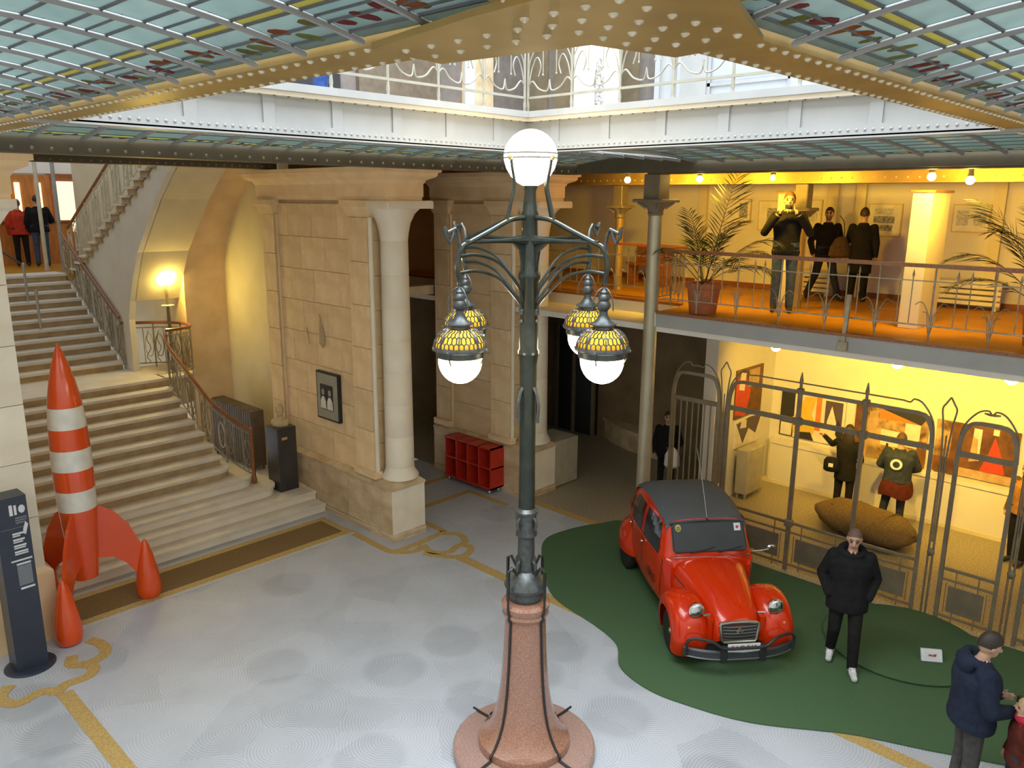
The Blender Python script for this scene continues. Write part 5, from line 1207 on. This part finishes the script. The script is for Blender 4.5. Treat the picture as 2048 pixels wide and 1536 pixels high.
# y decreases to the right in the photo, so u is mirrored: u=1 is the left edge
panel('colourful mural panel with yellow and black shapes on the back wall', 'x', 14.93, 5.52, 6.8, 1.0, 1.9, 'pic_white', [(.78, 1, 0, 1, 'pic_black'), (.8, .98, .02, .3, 'pic_white'), ([(.78, .1), (.5, .02), (.42, .3), (.5, .6), (.44, .98), (.62, .95), (.72, .6), (.8, .45)], 'pic_yellow'), ([(.72, 0), (.44, 0), (.5, .18), (.7, .14)], 'pic_black'), (.36, .44, .25, 1, 'pic_orange'), (.04, .3, .4, .95, 'pic_purple'), ([(.26, .05), (.14, .0), (.12, .5), (.2, .85), (.26, .5)], 'pic_white'), ([(.12, .25), (.0, .0), (.0, .3), (.1, .6)], 'pic_black')], 'mural_panel')
panel('photo mural of a bright exhibition hall on the back wall', 'x', 14.93, 4.05, 5.33, .92, 1.9, 'pic_mix', [(.88, 1, 0, 1, 'pic_brown'), (.3, .62, .3, .6, 'pic_white'), (.1, .3, .35, .8, 'pic_white'), ([(.85, .0), (.66, .0), (.68, .95), (.8, .9), (.82, .4)], 'pic_tan'), (0, .12, 0, .5, 'pic_brown'), (.1, .66, .8, 1, 'pic_orange'), ([(.1, .8), (.66, 1), (.0, 1)], 'pic_black'), (.5, .53, .1, .35, 'pic_black')], 'mural_panel')
panel('dark mural panel with a red robe shape on the back wall', 'x', 14.93, 2.65, 3.92, .95, 1.88, 'pic_brown', [(.8, 1, .3, 1, 'pic_mix'), (.0, .7, 0, .16, 'pic_tan'), (.44, .54, .35, .95, 'pic_white'), ([(.42, .16), (.12, .18), (.18, .5), (.28, .85), (.34, .5)], 'pic_red'), ([(.24, .88), (.31, .88), (.31, .99), (.24, .99)], 'pic_white'), ([(.56, .3), (.46, .35), (.48, .75), (.54, .8)], 'pic_tan'), ([(1, 0), (.72, 0), (.8, .25), (1, .3)], 'pic_brown')], 'mural_panel')
panel('brown and purple poster hung above the radiator on the end wall', 'y', 7.02, 13.35, 14.4, 1.55, 2.5, 'pic_brown', [([(0, .1), (.4, 0), (.55, .5), (.3, .9), (0, .8)], 'pic_red'), (.45, .85, .6, .95, 'pic_tan'), ([(.1, .6), (.3, .55), (.34, .9), (.15, .95)], 'pic_white')], 'poster')
panel('purple zigzag poster just above the radiator on the end wall', 'y', 7.02, 13.45, 14.45, .95, 1.5, 'pic_white', [([(0, .9), (.3, .1), (.5, .6), (.8, .3), (1, .95), (.5, 1)], 'pic_purple'), ([(.15, .7), (.4, .65), (.4, .95), (.2, .98)], 'pic_white')], 'poster')
def framed(lab, y0, y1, z0, z1, marks, c=14.95): panel(lab, 'x', c, y0, y1, z0, z1, 'paper', marks, 'framed_drawing', .025, 'frame_wood', 'picture', 'framed drawings on the gallery wall')
framed('framed drawing left of the man with the camera', 7.78, 8.38, 5.15, 5.63, [(.12, .42, .22, .82, 'ink'), (.68, .82, .35, .5, 'ink')])
framed('framed drawing half hidden by the man with the camera', 6.95, 7.62, 5.02, 5.6, [(.3, .72, .2, .75, 'ink')])
framed('framed page of small comic-like panels behind the woman with the bag', 4.92, 5.5, 4.98, 5.56, [(.25, .8, .68, .86, 'ink_light'), (.2, .82, .42, .62, 'ink'), (.25, .8, .18, .36, 'ink')])
framed('framed drawing peeking out right of the grey pillar', 4.2, 4.5, 5.1, 5.6, [(.4, .9, .2, .8, 'ink')])
framed('framed pair of grey drawings at the right of the gallery wall', 3.55, 4.12, 5.1, 5.56, [(.1, .42, .25, .78, 'ink_light'), (.56, .88, .25, .78, 'ink_light')])
framed('narrow framed drawing between the gallery columns', 6.35, 6.6, 5.1, 5.62, [(.3, .8, .25, .7, 'ink_light')])
def pillar(label, x0, x1, y0, y1, z1, m='plaster'):
    o = MB().cbox(x0, x1, y0, y1, G, z1, .008).build('display_pillar', m); tag(o, label, 'pillar')
    MB().cbox(x0 - .03, x1 + .03, y0 - .03, y1 + .03, z1, z1 + .03, .006).build('cap_board', 'wood', o); return o
pl = pillar('grey-white display pillar with wooden cap behind the gallery rail', 11.72, 12.5, 3.5, 3.76, 5.72)
MB().box(11.9, 12.35, 3.755, 3.79, 4.9, 5.55).build('framed_sheet', 'paper', pl)
pl2 = pillar('pale display pillar with wooden cap behind the man with the camera', 13.1, 13.7, 6.05, 6.35, 5.72)
for lab, y0, y1 in (('white slatted bench at the back of the gallery right of the pillar', 3.15, 4.25), ('white slatted bench at the back of the gallery behind the bearded man', 5.9, 6.5)):
    T = thing('slatted_bench', lab, 'bench', (14.6, (y0 + y1) / 2, G), 0, 'white slatted gallery benches')
    for k in range(4): MB().box(14.5, 14.54, y0, y1, G + .08 + .09 * k, G + .14 + .09 * k).build('slat', 'plaster', T)
    MB().box(14.48, 14.85, y0, y1, G + .42, G + .46).build('seat', 'plaster', T)
    for y in (y0 + .05, y1 - .1): MB().box(14.54, 14.8, y, y + .05, G, G + .42).build('support', 'plaster', T)

wbn = thing('wooden_bench', 'low brown wooden bench at the back of the gallery left of the iron column', 'bench', (13.9, 9.4, G))
MB().cbox(13.7, 14.15, 9.0, 9.9, G + .4, G + .46, .01).build('seat', 'wood', wbn)
MB().box(14.1, 14.15, 9.0, 9.9, G + .46, G + .8).build('backrest', 'wood', wbn)
for y in (9.03, 9.82): MB().box(13.75, 14.1, y, y + .05, G, G + .4).build('side_support', 'wood', wbn)
# ================================================================ SPOTLIGHTS in the lower gallery
M['spot_face'] = emis('lit_spot_face', (1.0, 0.8, 0.4), 9.0)
for i, (y, lab) in enumerate(((5.55, 'left ceiling spotlight over the grille'), (3.72, 'middle ceiling spotlight over the grille'), (2.3, 'right ceiling spotlight over the grille'))):
    x = 11.75; z = 3.38
    T = thing('ceiling_spotlight', lab, 'spotlight', (x, y, 3.56), 0, 'spotlights under the gallery')
    MB().tube([(x, y, 3.56), (x, y, z + .06)], .018, 8).build('stem', 'black', T)
    q = Vector((1, 0, -.42)).normalized(); rot = q.to_track_quat('Z', 'Y').to_matrix().to_4x4()
    MB().lathe([(.03, -.1), (.05, -.08), (.055, .02), (.06, .06), (.05, .06)], n=16).xf(Matrix.Translation((x, y, z)) @ rot).build('can', 'steel', T, smooth=True)
    MB().lathe([(.06, .055), (.085, .05), (.085, .065), (.06, .065)], n=16).xf(Matrix.Translation((x, y, z)) @ rot).build('glow_ring', 'spot_face', T, smooth=True)
    ld = bpy.data.lights.new('spot_lamp', 'SPOT'); ld.energy = 420; ld.color = (1.0, .62, .07); ld.spot_size = math.radians(118); ld.spot_blend = .8; ld.shadow_soft_size = .06
    lo = bpy.data.objects.new('spot_lamp', ld); COL.objects.link(lo); lo.parent = T; lo.location = (.08, 0, z - 3.56 - .03); lo.rotation_euler = Vector((1, 0, -.42)).to_track_quat('-Z', 'Y').to_euler()

# ================================================================ RECEPTION at upper left
cb = thing('reception_cabinet', 'orange wooden reception cabinet and counter at upper left', 'cabinet', (6.6, 23.5, G))
MB().box(5.0, 7.3, 23.0, 23.4, G, G + 1.05).build('counter', 'wood_orange', cb)
MB().box(4.95, 7.35, 22.95, 23.45, G + 1.05, G + 1.1).build('counter_top', 'wood', cb)
MB().box(5.0, 7.2, 24.1, 24.5, G, G + 2.25).build('back_case', 'wood_orange', cb)
for x in (6.35, 6.85): MB().box(x, x + .12, 24.05, 24.1, G + 1.0, G + 2.05).build('lit_panel', emis('lit_cabinet_glass', (1, .8, .42), 1.6), cb)
dw = struct('door_2', MB().box(7.25, 9.0, 24.4, 24.5, G, G + 2.3), 'wood')
for x in (7.35, 7.95): MB().box(x, x + .52, 24.35, 24.4, G + .75, G + 2.1).build('pane', emis('lit_door_glass', (1, .84, .5), 1.1), dw)
struct('wall_reception', MB().box(7.3, 12, 24.6, 24.8, G, 8.5), 'plaster_cream')
struct('wall_reception_top', MB().box(2.3, 9.0, 24.5, 24.6, G + 2.3, 8.5), 'plaster')
for x, m, lab in ((6.0, 'cream_iron', 'thin cream post beside the couple at the reception'), (6.37, 'white_paint', 'thin white post at the head of the stairs')):
    tag(MB().lathe([(.06, 0), (.05, .06), (.045, .1), (.045, 4.0)], (x, 21.0), 12, G).build('iron_post', m, smooth=True), lab, 'post')

# ================================================================ PALMS
def frond(T, base, dirv, L_, droop, seed, nl=15):
    rnd = random.Random(seed); d = Vector(dirv).normalized(); p = Vector(base); pts = []; up = Vector((0, 0, 1))
    for i in range(14):
        t = i / 13; v = (d + Vector((0, 0, -droop * t * t * 2))).normalized(); pts.append(p.copy()); p = p + v * (L_ / 13)
    mb = MB().tube(pts, [.008 - .006 * i / 13 for i in range(14)], 4)
    for i in range(4, 14):
        for half_ in (0, .5):
            if i == 13 and half_: continue
            q = pts[i].lerp(pts[min(i + 1, 13)], half_); t_ = (pts[min(i + 1, 13)] - pts[i - 1]).normalized(); s_ = t_.cross(up).normalized()
            ll = L_ * .34 * math.sin(PI * min(.98, (i + half_ - 2) / 12.5)) + .03
            for sg in (-1, 1):
                e = q + (t_ * .75 + s_ * sg * .75 + up * (-.25 + rnd.uniform(-.15, .1))) * ll; mid = q.lerp(e, .45) + up * .015 + s_ * 0
                w = t_ * .011
                mb.add([q - w * .4, q + w * .4, mid + w, mid - w, e], [(0, 1, 2, 3), (3, 2, 4)])
    return mb.build('frond', 'leaf', T)
def palm(label, x, y, z, pot_h, pot_r, fr):
    T = thing('potted_palm', label, 'plant', (x, y, z))
    MB().lathe([(pot_r * .78, 0), (pot_r * .8, .02), (pot_r * .95, pot_h - .09), (pot_r * 1.06, pot_h - .08), (pot_r * 1.08, pot_h), (pot_r * .98, pot_h), (pot_r * .95, pot_h - .05)], (x, y), 24, z).build('pot', 'terracotta', T, smooth=True, ang=40)
    MB().lathe([(pot_r * .96, pot_h - .06), (.0, pot_h - .04)], (x, y), 24, z).build('soil', 'soil', T)
    for i, (d, L_, dr) in enumerate(fr): frond(T, (x + .03 * math.cos(i), y + .03 * math.sin(i), z + pot_h - .05), d, L_, dr, i)
    return T
palm('potted palm in a terracotta pot behind the gallery rail', 10.98, 6.42, G, .47, .26, [((.2, -.75, 1.0), 1.35, .55), ((.0, -.4, 1.2), 1.2, .5), ((.1, .3, 1.3), 1.2, .4), ((-.1, .9, .9), 1.25, .6), ((.4, -.1, 1.4), 1.75, .16), ((-.3, -.6, .8), 1.0, .7), ((-.35, .5, .9), 1.0, .6), ((.5, .5, 1.0), 1.1, .5), ((.1, -1.0, .7), 1.2, .6), ((-.2, .1, 1.2), 1.0, .5), ((.5, -.6, .9), 1.1, .55), ((-.1, -.15, 1.1), .9, .6)])
palm('potted palm at the right edge of the gallery', 11.35, 1.95, G, .47, .26, [((.0, .5, 1.0), 1.5, .45), ((-.1, .75, .9), 1.35, .6), ((.1, .6, 1.3), 1.6, .4), ((.0, .8, .6), 1.2, .7), ((.3, .2, 1.3), 1.4, .4), ((.2, -.6, 1.0), 1.3, .6), ((-.2, .35, 1.1), 1.3, .6)])
# ================================================================ PEOPLE
def person(label, loc, rz, h=1.76, joints=None, zones=None, hair='hair_dark', hair_style='short', top_ext=0.0, hem=None, voxel=.0105, bulk=1.0, hands=True, extra=None, hood=False, beard=False, scarf=None, head_turn=0.0, head_pitch=0.0, bag=None, group=None):
    """local: +X is where the body faces, +Y its left.  One skin grown from tapered limbs by voxel remeshing; zones = body part -> material"""
    Z = dict(head='skin', neck='skin', torso='black_cloth', arm='black_cloth', hand='skin', leg='black_trousers', shoe='black')
    Z.update(zones or {})
    J = dict(pel=(0, 0, .95), chest=(0, 0, 1.28), neck=(0, 0, 1.47), head=(.02, 0, 1.645))
    for s, n in ((1, 'L'), (-1, 'R')):
        J['hip' + n] = (0, s * .095, .92); J['knee' + n] = (.015, s * .105, .5); J['ank' + n] = (-.02, s * .11, .085); J['toe' + n] = (.13, s * .125, .035)
        J['sho' + n] = (0, s * .185, 1.415); J['elb' + n] = (-.03, s * .255, 1.13); J['wri' + n] = (.06, s * .25, .885); J['fin' + n] = (.1, s * .235, .78)
    J.update(joints or {})
    S = h / 1.76
    J = {k: Vector(v) for k, v in J.items()}
    mb = MB(); tags = []
    def addp(fn, zone):
        n0 = len(mb.v); fn(); tags.extend([zone] * (len(mb.v) - n0))
    def limb(p, q, r0, r1, zone, n=12, k=8):
        def fn():
            P = [p.lerp(q, i / k) for i in range(k + 1)]; d = (q - p).normalized()
            R_ = [r0 + (r1 - r0) * i / k for i in range(k + 1)]
            P = [p - d * r0 * .8, p - d * r0 * .5] + P + [q + d * r1 * .5, q + d * r1 * .8]; R_ = [r0 * .5, r0 * .86] + R_ + [r1 * .86, r1 * .5]
            mb.tube(P, R_, n)
        addp(fn, zone)
    def ellp(c, r, zone, rot=None, nu=18, nv=12): addp(lambda: mb.ell(c, r, nu, nv, rot), zone)
    B = bulk
    # trunk: rings along pelvis - chest - neck
    def trunk(rows, zone):
        def fn():
            rings = []
            for t, rx, ry in rows:
                c = J['pel'].lerp(J['chest'], t / .5) if t < .5 else J['chest'].lerp(J['neck'], (t - .5) / .5)
                if t < 0: c = J['pel'] + (J['pel'] - J['chest']).normalized() * (-t) * (J['neck'] - J['pel']).length * 1.0; 
                rings.append([c + Vector((rx * math.cos(a), ry * math.sin(a), 0)) for a in [2 * PI * k / 24 for k in range(24)]])
            mb.loft(rings)
        addp(fn, zone)
    lo = -.14 if hem is None else -hem
    rows = [(lo, .135 * B, .185 * B), (lo * .5, .14 * B, .185 * B), (0, .135 * B, .175 * B), (.25, .13 * B, .17 * B), (.5, .14 * B, .19 * B), (.7, .13 * B, .195 * B), (.86, .1, .165), (.95, .07, .1), (1.04, .055, .06)]
    trunk(rows, 'torso')
    if hem is None: limb(J['hipL'], J['hipR'], .115, .115, 'leg')
    limb(J['neck'] - Vector((0, 0, .03)), J['head'] - Vector((.01, 0, .05)), .056, .05, 'neck')
    for n, s in (('L', 1), ('R', -1)):
        limb(J['hip' + n], J['knee' + n], .098, .072, 'leg'); limb(J['knee' + n], J['ank' + n], .072, .058, 'leg')
        a = J['ank' + n]; t = J['toe' + n]
        limb(a + Vector((0, 0, -.02)), a.lerp(t, .5) + Vector((0, 0, -.005)), .042, .044, 'shoe'); limb(a - (t - a) * .25 + Vector((0, 0, -.035)), t + Vector((0, 0, .006)), .038, .038, 'shoe')
        limb(J['sho' + n], J['elb' + n], .066 * B, .053 * B, 'arm'); limb(J['elb' + n], J['wri' + n], .054 * B, .042 * B, 'arm')
        if hands:
            w, f = J['wri' + n], J['fin' + n]; d = (f - w).normalized(); L_ = (f - w).length
            side = d.cross(Vector((0, s, 0))); side = side.normalized() if side.length > .1 else Vector((1, 0, 0))
            nrm = d.cross(side).normalized()
            limb(w - d * .01, w + d * L_ * .45, .03, .026, 'hand', 10, 4); limb(w + d * L_ * .25 + side * .018, w + d * L_ * .55 + side * .024, .018, .016, 'hand', 8, 3); limb(w + d * L_ * .25 - side * .018, w + d * L_ * .55 - side * .022, .018, .016, 'hand', 8, 3)
            for k, (o, ln) in enumerate(((.03, .8), (.011, .98), (-.009, .92), (-.028, .74))):
                b0 = w + d * L_ * .5 + side * o; m0 = w + d * L_ * (.5 + .3 * ln) + side * o * 1.15; e0 = w + d * L_ * (.45 + .55 * ln) + side * o * 1.1 - nrm * s * .02
                limb(b0, m0, .0105, .01, 'hand', 7, 3); limb(m0, e0, .01, .0085, 'hand', 7, 3)
            th = w + d * L_ * .2 + side * .03
            limb(th, th + side * .03 + d * L_ * .22, .013, .011, 'hand', 7, 3); limb(th + side * .03 + d * L_ * .22, th + side * .035 + d * L_ * .4, .011, .009, 'hand', 7, 3)
    # head
    Rh = Matrix.Rotation(head_turn, 3, 'Z') @ Matrix.Rotation(head_pitch, 3, 'Y'); hc = J['head']
    def H(v): return hc + Rh @ Vector(v)
    ellp(H((-.005, 0, .012)), (.096, .076, .112), 'head', Rh, 22, 16); ellp(H((.03, 0, -.05)), (.06, .056, .062), 'beard' if beard else 'head', Rh)
    addp(lambda: mb.cone(H((.085, 0, .02)), H((.108, 0, -.025)), .009, .016, 8), 'head'); ellp(H((.1, 0, -.026)), (.017, .017, .012), 'head', Rh, 8, 6)
    for s in (1, -1):
        ellp(H((-.005, s * .077, -.005)), (.02, .011, .032), 'head', Rh, 8, 8); ellp(H((.082, s * .032, .014)), (.010, .012, .006), 'eye', Rh, 8, 6); ellp(H((.082, s * .034, .034)), (.010, .018, .004), 'brow', Rh, 8, 6)
    ellp(H((.084, 0, -.06)), (.009, .024, .008), 'lip', Rh, 8, 6)
    if hood:
        addp(lambda: mb.tube([J['neck'] + Vector((.09 * math.cos(a) - .02, .125 * math.sin(a), .005 + .03 * math.cos(a + PI))) for a in [2 * PI * k / 16 for k in range(16)]], .042, 8, closed=True), 'torso')
        ellp(J['neck'] + Vector((-.12, 0, -.02)), (.07, .14, .1), 'torso')
    else: addp(lambda: mb.tube([J['neck'] + Vector((.062 * math.cos(a), .075 * math.sin(a), .0)) for a in [2 * PI * k / 14 for k in range(14)]], .022, 7, closed=True), 'collar')
    if scarf: addp(lambda: mb.tube([J['neck'] + Vector((.07 * math.cos(a) + .01, .085 * math.sin(a), .03)) for a in [2 * PI * k / 14 for k in range(14)]], .045, 8, closed=True), 'scarf'); Z['scarf'] = scarf
    if extra: extra(addp, mb, J)
    Z.setdefault('collar', Z['torso']); Z['eye'] = 'eye'; Z['lip'] = 'lip'; Z['brow'] = hair; Z['beard'] = 'stubble'
    # remesh into one continuous skin
    src = bpy.data.meshes.new('src'); src.from_pydata([tuple(Vector(v) * S) for v in mb.v], [], mb.f)
    so_ = bpy.data.objects.new('src', src); COL.objects.link(so_)
    md = so_.modifiers.new('r', 'REMESH'); md.mode = 'VOXEL'; md.voxel_size = voxel
    sm = so_.modifiers.new('s', 'SMOOTH'); sm.factor = .5; sm.iterations = 2
    dg = bpy.context.evaluated_depsgraph_get(); me = bpy.data.meshes.new_from_object(so_.evaluated_get(dg)); me.name = 'body'
    bpy.data.objects.remove(so_); bpy.data.meshes.remove(src)
    kd = KDTree(len(mb.v))
    for i, v in enumerate(mb.v): kd.insert(Vector(v) * S, i)
    kd.balance()
    names = []; 
    for t in sorted(set(tags)):
        m = Z.get(t, 'skin')
        if m not in names: names.append(m)
    me.materials.clear()
    for m in names: me.materials.append(M[m])
    idx = [names.index(Z.get(t, 'skin')) for t in tags]
    me.polygons.foreach_set('material_index', [idx[kd.find(p.center)[1]] for p in me.polygons])
    me.shade_smooth()
    T = thing('person', label, 'person', loc, rz, group)
    ob = bpy.data.objects.new('body', me); COL.objects.link(ob); ob.parent = T
    # hair
    if hair_style:
        hb = MB(); nu, nv = 24, 14; rings = []
        for j in range(nv + 1):
            el = PI / 2 - (PI * .78) * j / nv; ring = []
            for k in range(nu):
                az = 2 * PI * k / nu; front = max(0, math.cos(az))
                lim = {'short': .42, 'long': .42, 'crop': .5}[hair_style]
                e2 = max(el, (lim + .1 * math.cos(2 * az)) * front ** .5 if front > .0 else -1.0)
                if front <= 0 and hair_style != 'long': e2 = max(e2, -.45 + .25 * abs(math.sin(az)))
                g = 1.09 if hair_style != 'crop' else 1.025
                v = Vector((.096 * g * math.cos(e2) * math.cos(az) - .007, .078 * g * math.cos(e2) * math.sin(az), .114 * g * math.sin(e2) + .014))
                ring.append(H(v) * S)
            rings.append(ring)
        hb.loft(rings)
        if hair_style == 'long':
            hb.loft([[ (H((-.05, 0, z0)) + Vector((rx * math.cos(a), ry * math.sin(a), 0))) * S for a in [2 * PI * k / 16 for k in range(16)]] for z0, rx, ry in ((.06, .05, .07), (-.04, .07, .095), (-.16, .075, .12), (-.28, .065, .13), (-.36, .03, .08))])
        hb.build('hair', hair, T, w=False, smooth=True, ang=80)
    return T
def ang(dx, dy): return math.atan2(dy, dx)
TOCAM = lambda x, y: math.atan2(-y, -x)
pocket = dict(elbL=(-.08, .29, 1.14), wriL=(.06, .215, .95), finL=(.1, .17, .86), elbR=(-.08, -.29, 1.14), wriR=(.06, -.215, .95), finR=(.1, -.17, .86))
# walking man in the black coat
person('man in a black coat and white shoes walking across the green carpet', (9.13, 3.13, .02), TOCAM(9.13, 3.13) + .12, 1.82,
       dict(pocket, kneeL=(.13, .10, .5), ankL=(.16, .11, .09), toeL=(.31, .13, .035), kneeR=(.02, -.11, .51), ankR=(-.17, -.11, .13), toeR=(-.04, -.13, .04), head=(.05, 0, 1.65)), dict(shoe='white_shoe'), 'stubble', 'crop', hem=.36, bulk=1.26, hands=False, hood=True, head_pitch=.28, head_turn=-.1, voxel=.009)
# boy with a camera in the right foreground
b2_ = person('dark-haired boy in a navy hooded jacket looking down at a camera', (7.73, 1.42, 0), ang(.75, -.66) - .25, 1.78,
       dict(elbL=(.02, .3, 1.14), wriL=(.27, .14, 1.06), finL=(.37, .06, 1.08), elbR=(.02, -.3, 1.14), wriR=(.27, -.13, 1.06), finR=(.37, -.05, 1.08), head=(.07, 0, 1.63)), dict(torso='navy_cloth', arm='navy_cloth', leg='grey_trousers'), 'hair_dark', 'short', hem=.2, bulk=1.42, hood=True, head_pitch=.3, voxel=.009)
cmr = thing('compact_camera', 'black compact camera held by the boy in the navy jacket', 'camera', tuple(Vector((7.73, 1.42, 0)) + Matrix.Rotation(ang(.75, -.66) - .25, 3, 'Z') @ Vector((.41, .0, 1.1))), ang(.75, -.66) - .25)
MB().cbox(-.02, .02, -.06, .06, -.035, .035, .006).build('camera_body', 'black', cmr, w=False); MB().lathe([(.025, 0), (.025, .03), (.02, .035)], n=16).xf(Matrix.Rotation(PI / 2, 4, 'Y') @ Matrix.Translation((0, 0, .02))).build('lens', 'steel', cmr, w=False)
person('blond child with a red scarf at the lower right corner', (7.72, 1.0, 0), ang(-.2, 1) + .3, 1.28, dict(), dict(torso='maroon_cloth', arm='maroon_cloth', leg='dark_jeans'), 'hair_blond', 'short', bulk=1.1, scarf='scarf_red', hem=.16)
# gallery visitors
gm = (12.0, 5.62, G)
person('man on the gallery in a black jacket raising a camera to his face', gm, TOCAM(12.0, 5.62), 1.84,
       dict(elbL=(.12, .32, 1.18), wriL=(.26, .13, 1.46), finL=(.26, .05, 1.55), elbR=(.12, -.32, 1.18), wriR=(.26, -.13, 1.46), finR=(.26, -.05, 1.55)), dict(leg='jeans'), 'hair_brown', 'short', bulk=1.1, hem=.16)
c2_ = thing('compact_camera', 'black camera held up by the man on the gallery', 'camera', tuple(Vector(gm) + Matrix.Rotation(TOCAM(12.0, 5.62), 3, 'Z') @ Vector((.29, 0, 1.63))), TOCAM(12.0, 5.62))
MB().cbox(-.02, .02, -.06, .06, -.035, .035, .006).build('camera_body', 'black', c2_, w=False); MB().lathe([(.028, 0), (.028, .04), (.022, .045)], n=16).xf(Matrix.Rotation(PI / 2, 4, 'Y') @ Matrix.Translation((0, 0, .02))).build('lens', 'black', c2_, w=False)
person('bearded man in a black jacket striding along the gallery', (14.0, 5.82, G), TOCAM(13.6, 5.68) + .35, 1.6,
       dict(kneeL=(.1, .14, .52), ankL=(.14, .26, .09), toeL=(.28, .3, .035), kneeR=(-.06, -.13, .52), ankR=(-.3, -.2, .1), toeR=(-.17, -.24, .035), elbL=(-.05, .29, 1.13), wriL=(.05, .26, .9), elbR=(-.05, -.29, 1.13), wriR=(.05, -.26, .9)), dict(leg='dark_jeans'), 'hair_dark', 'short', bulk=1.15, beard=True, head_turn=-.5)
wg_ = (14.1, 5.25, G)
person('woman in a long black coat seen from behind before a framed drawing', wg_, .25, 1.6, dict(elbL=(.1, .26, 1.15), wriL=(.25, .12, 1.25), finL=(.3, .08, 1.33)), dict(), 'hair_dark', 'short', bulk=1.15, hem=.75)
bgt = thing('shoulder_bag', 'dark shoulder bag hanging beside the woman on the gallery', 'bag', (13.95, 5.55, G + .76), 2.1)
MB().loft([[(rx * math.cos(a), ry * math.sin(a), z) for a in [2 * PI * k / 14 for k in range(14)]] for rx, ry, z in ((.14, .05, 0), (.19, .085, .04), (.17, .08, .18), (.1, .045, .32), (.04, .02, .36))]).build('bag_body', 'brown_cloth', bgt, w=False, smooth=True)
MB().tube(cat([(-.05, 0, .33), (-.02, 0, .6), (.05, -.05, .72)], 5), .008, 5).build('strap', 'brown_cloth', bgt, w=False)
# lower gallery visitors
person('long-haired woman in black looking at the mural in the lower gallery', (14.1, 5.12, 0), .1, 1.68, dict(elbL=(.14, .32, 1.3), wriL=(.2, .5, 1.42), finL=(.22, .6, 1.45), elbR=(.0, -.26, 1.12), wriR=(.16, -.2, .98), finR=(.24, -.16, 1.0)), dict(), 'hair_dark', 'long', bulk=1.05, hem=.5)
wb_ = thing('shoulder_bag', 'small dark bag at the hip of the long-haired woman', 'bag', (13.9, 5.3, .82), .3); MB().loft([[(rx * math.cos(a), ry * math.sin(a), z) for a in [2 * PI * k / 14 for k in range(14)]] for rx, ry, z in ((.05, .1, 0), (.07, .14, .03), (.07, .14, .2), (.04, .1, .26))]).build('bag_body', 'black_cloth', wb_, w=False, smooth=True)
MB().box(-.075, -.07, -.03, .05, .1, .17).build('white_tag', 'print_white', wb_, w=False)
hm = (14.0, 4.2, 0)
pm = person('man in a grey-blue sweater with a round white emblem on the back', hm, .25, 1.74, dict(kneeL=(.02, .15, .5), ankL=(-.02, .2, .085), toeL=(.12, .24, .035), kneeR=(.03, -.1, .5), elbL=(.1, .3, 1.15), wriL=(.2, .16, 1.05), finL=(.26, .1, 1.02), elbR=(.1, -.3, 1.15), wriR=(.2, -.16, 1.05), finR=(.26, -.1, 1.02)), dict(torso='sweater_cloth', arm='sweater_cloth', leg='dark_jeans'), 'hair_brown', 'short', bulk=1.3, hem=.1)
for r0, r1, m, o in ((.0, .095, 'print_white', .0), (.035, .055, 'sweater_cloth', .006), (.0, .015, 'sweater_cloth', .006)):
    MB().lathe([(r0, 0), (r1, 0), (r1, .01), (r0, .01)], n=24).xf(Matrix.Translation((-.19 - o, .03, 1.24)) @ Matrix.Rotation(-PI / 2, 4, 'Y')).build('back_emblem', m, pm, w=False)
jk = thing('tied_jacket', 'maroon jacket tied round the waist of the man in the sweater', 'jacket', (14.0, 4.2, .8), .25)
MB().loft([[(rx * math.cos(a) - .01, ry * math.sin(a), z + .03 * math.sin(3 * a)) for a in [2 * PI * k / 28 for k in range(28)]] for rx, ry, z in ((.2, .27, -.16), (.205, .275, -.06), (.195, .25, .06), (.18, .235, .1))]).build('jacket_body', 'maroon_cloth', jk, w=False, smooth=True)
person('person in black trousers with a brown bag at the right edge behind the grille', (13.95, 2.3, 0), 2.6, 1.68, dict(), dict(torso='tan_cloth', arm='brown_cloth', leg='black_trousers'), 'hair_brown', 'long', bulk=1.1, hem=.12)
person('dark-clad person holding a white bag behind the upright bars', (12.75, 8.05, 0), TOCAM(12.7, 8.0), 1.62, dict(elbL=(.05, .28, 1.12), wriL=(.2, .1, 1.0), finL=(.24, .0, .98)), dict(), 'hair_dark', 'short', bulk=1.15, hem=.3)
wbg = thing('plastic_bag', 'white plastic bag held behind the upright bars', 'bag', (12.52, 7.78, .62), .5); MB().loft([[(rx * math.cos(a), ry * math.sin(a), z) for a in [2 * PI * k / 14 for k in range(14)]] for rx, ry, z in ((.05, .1, 0), (.09, .15, .05), (.08, .14, .25), (.04, .08, .36), (.02, .04, .4))]).build('bag_body', 'print_white', wbg, w=False, smooth=True)
# couple at the reception
person('person in a red jacket at the reception counter', (5.92, 22.45, G), 1.35, 1.62, dict(), dict(torso='red_cloth', arm='red_cloth', leg='black_trousers'), 'hair_brown', 'short', bulk=1.2, hem=.2, voxel=.014)
person('person in a black jacket and jeans at the reception counter', (6.3, 22.25, G), 1.3, 1.72, dict(elbR=(.05, -.3, 1.15), wriR=(.28, -.26, 1.1), finR=(.37, -.26, 1.12)), dict(leg='jeans'), 'hair_dark', 'short', bulk=1.25, hem=.16, voxel=.014)
# visitor on the upper storey
person('visitor in blue jeans on the upper storey behind the left girder', (5.75, 8.75, UF), 2.4, 1.75, dict(), dict(torso='blue_cloth', arm='blue_cloth', leg='blue_cloth'), 'hair_brown', 'short', voxel=.014)
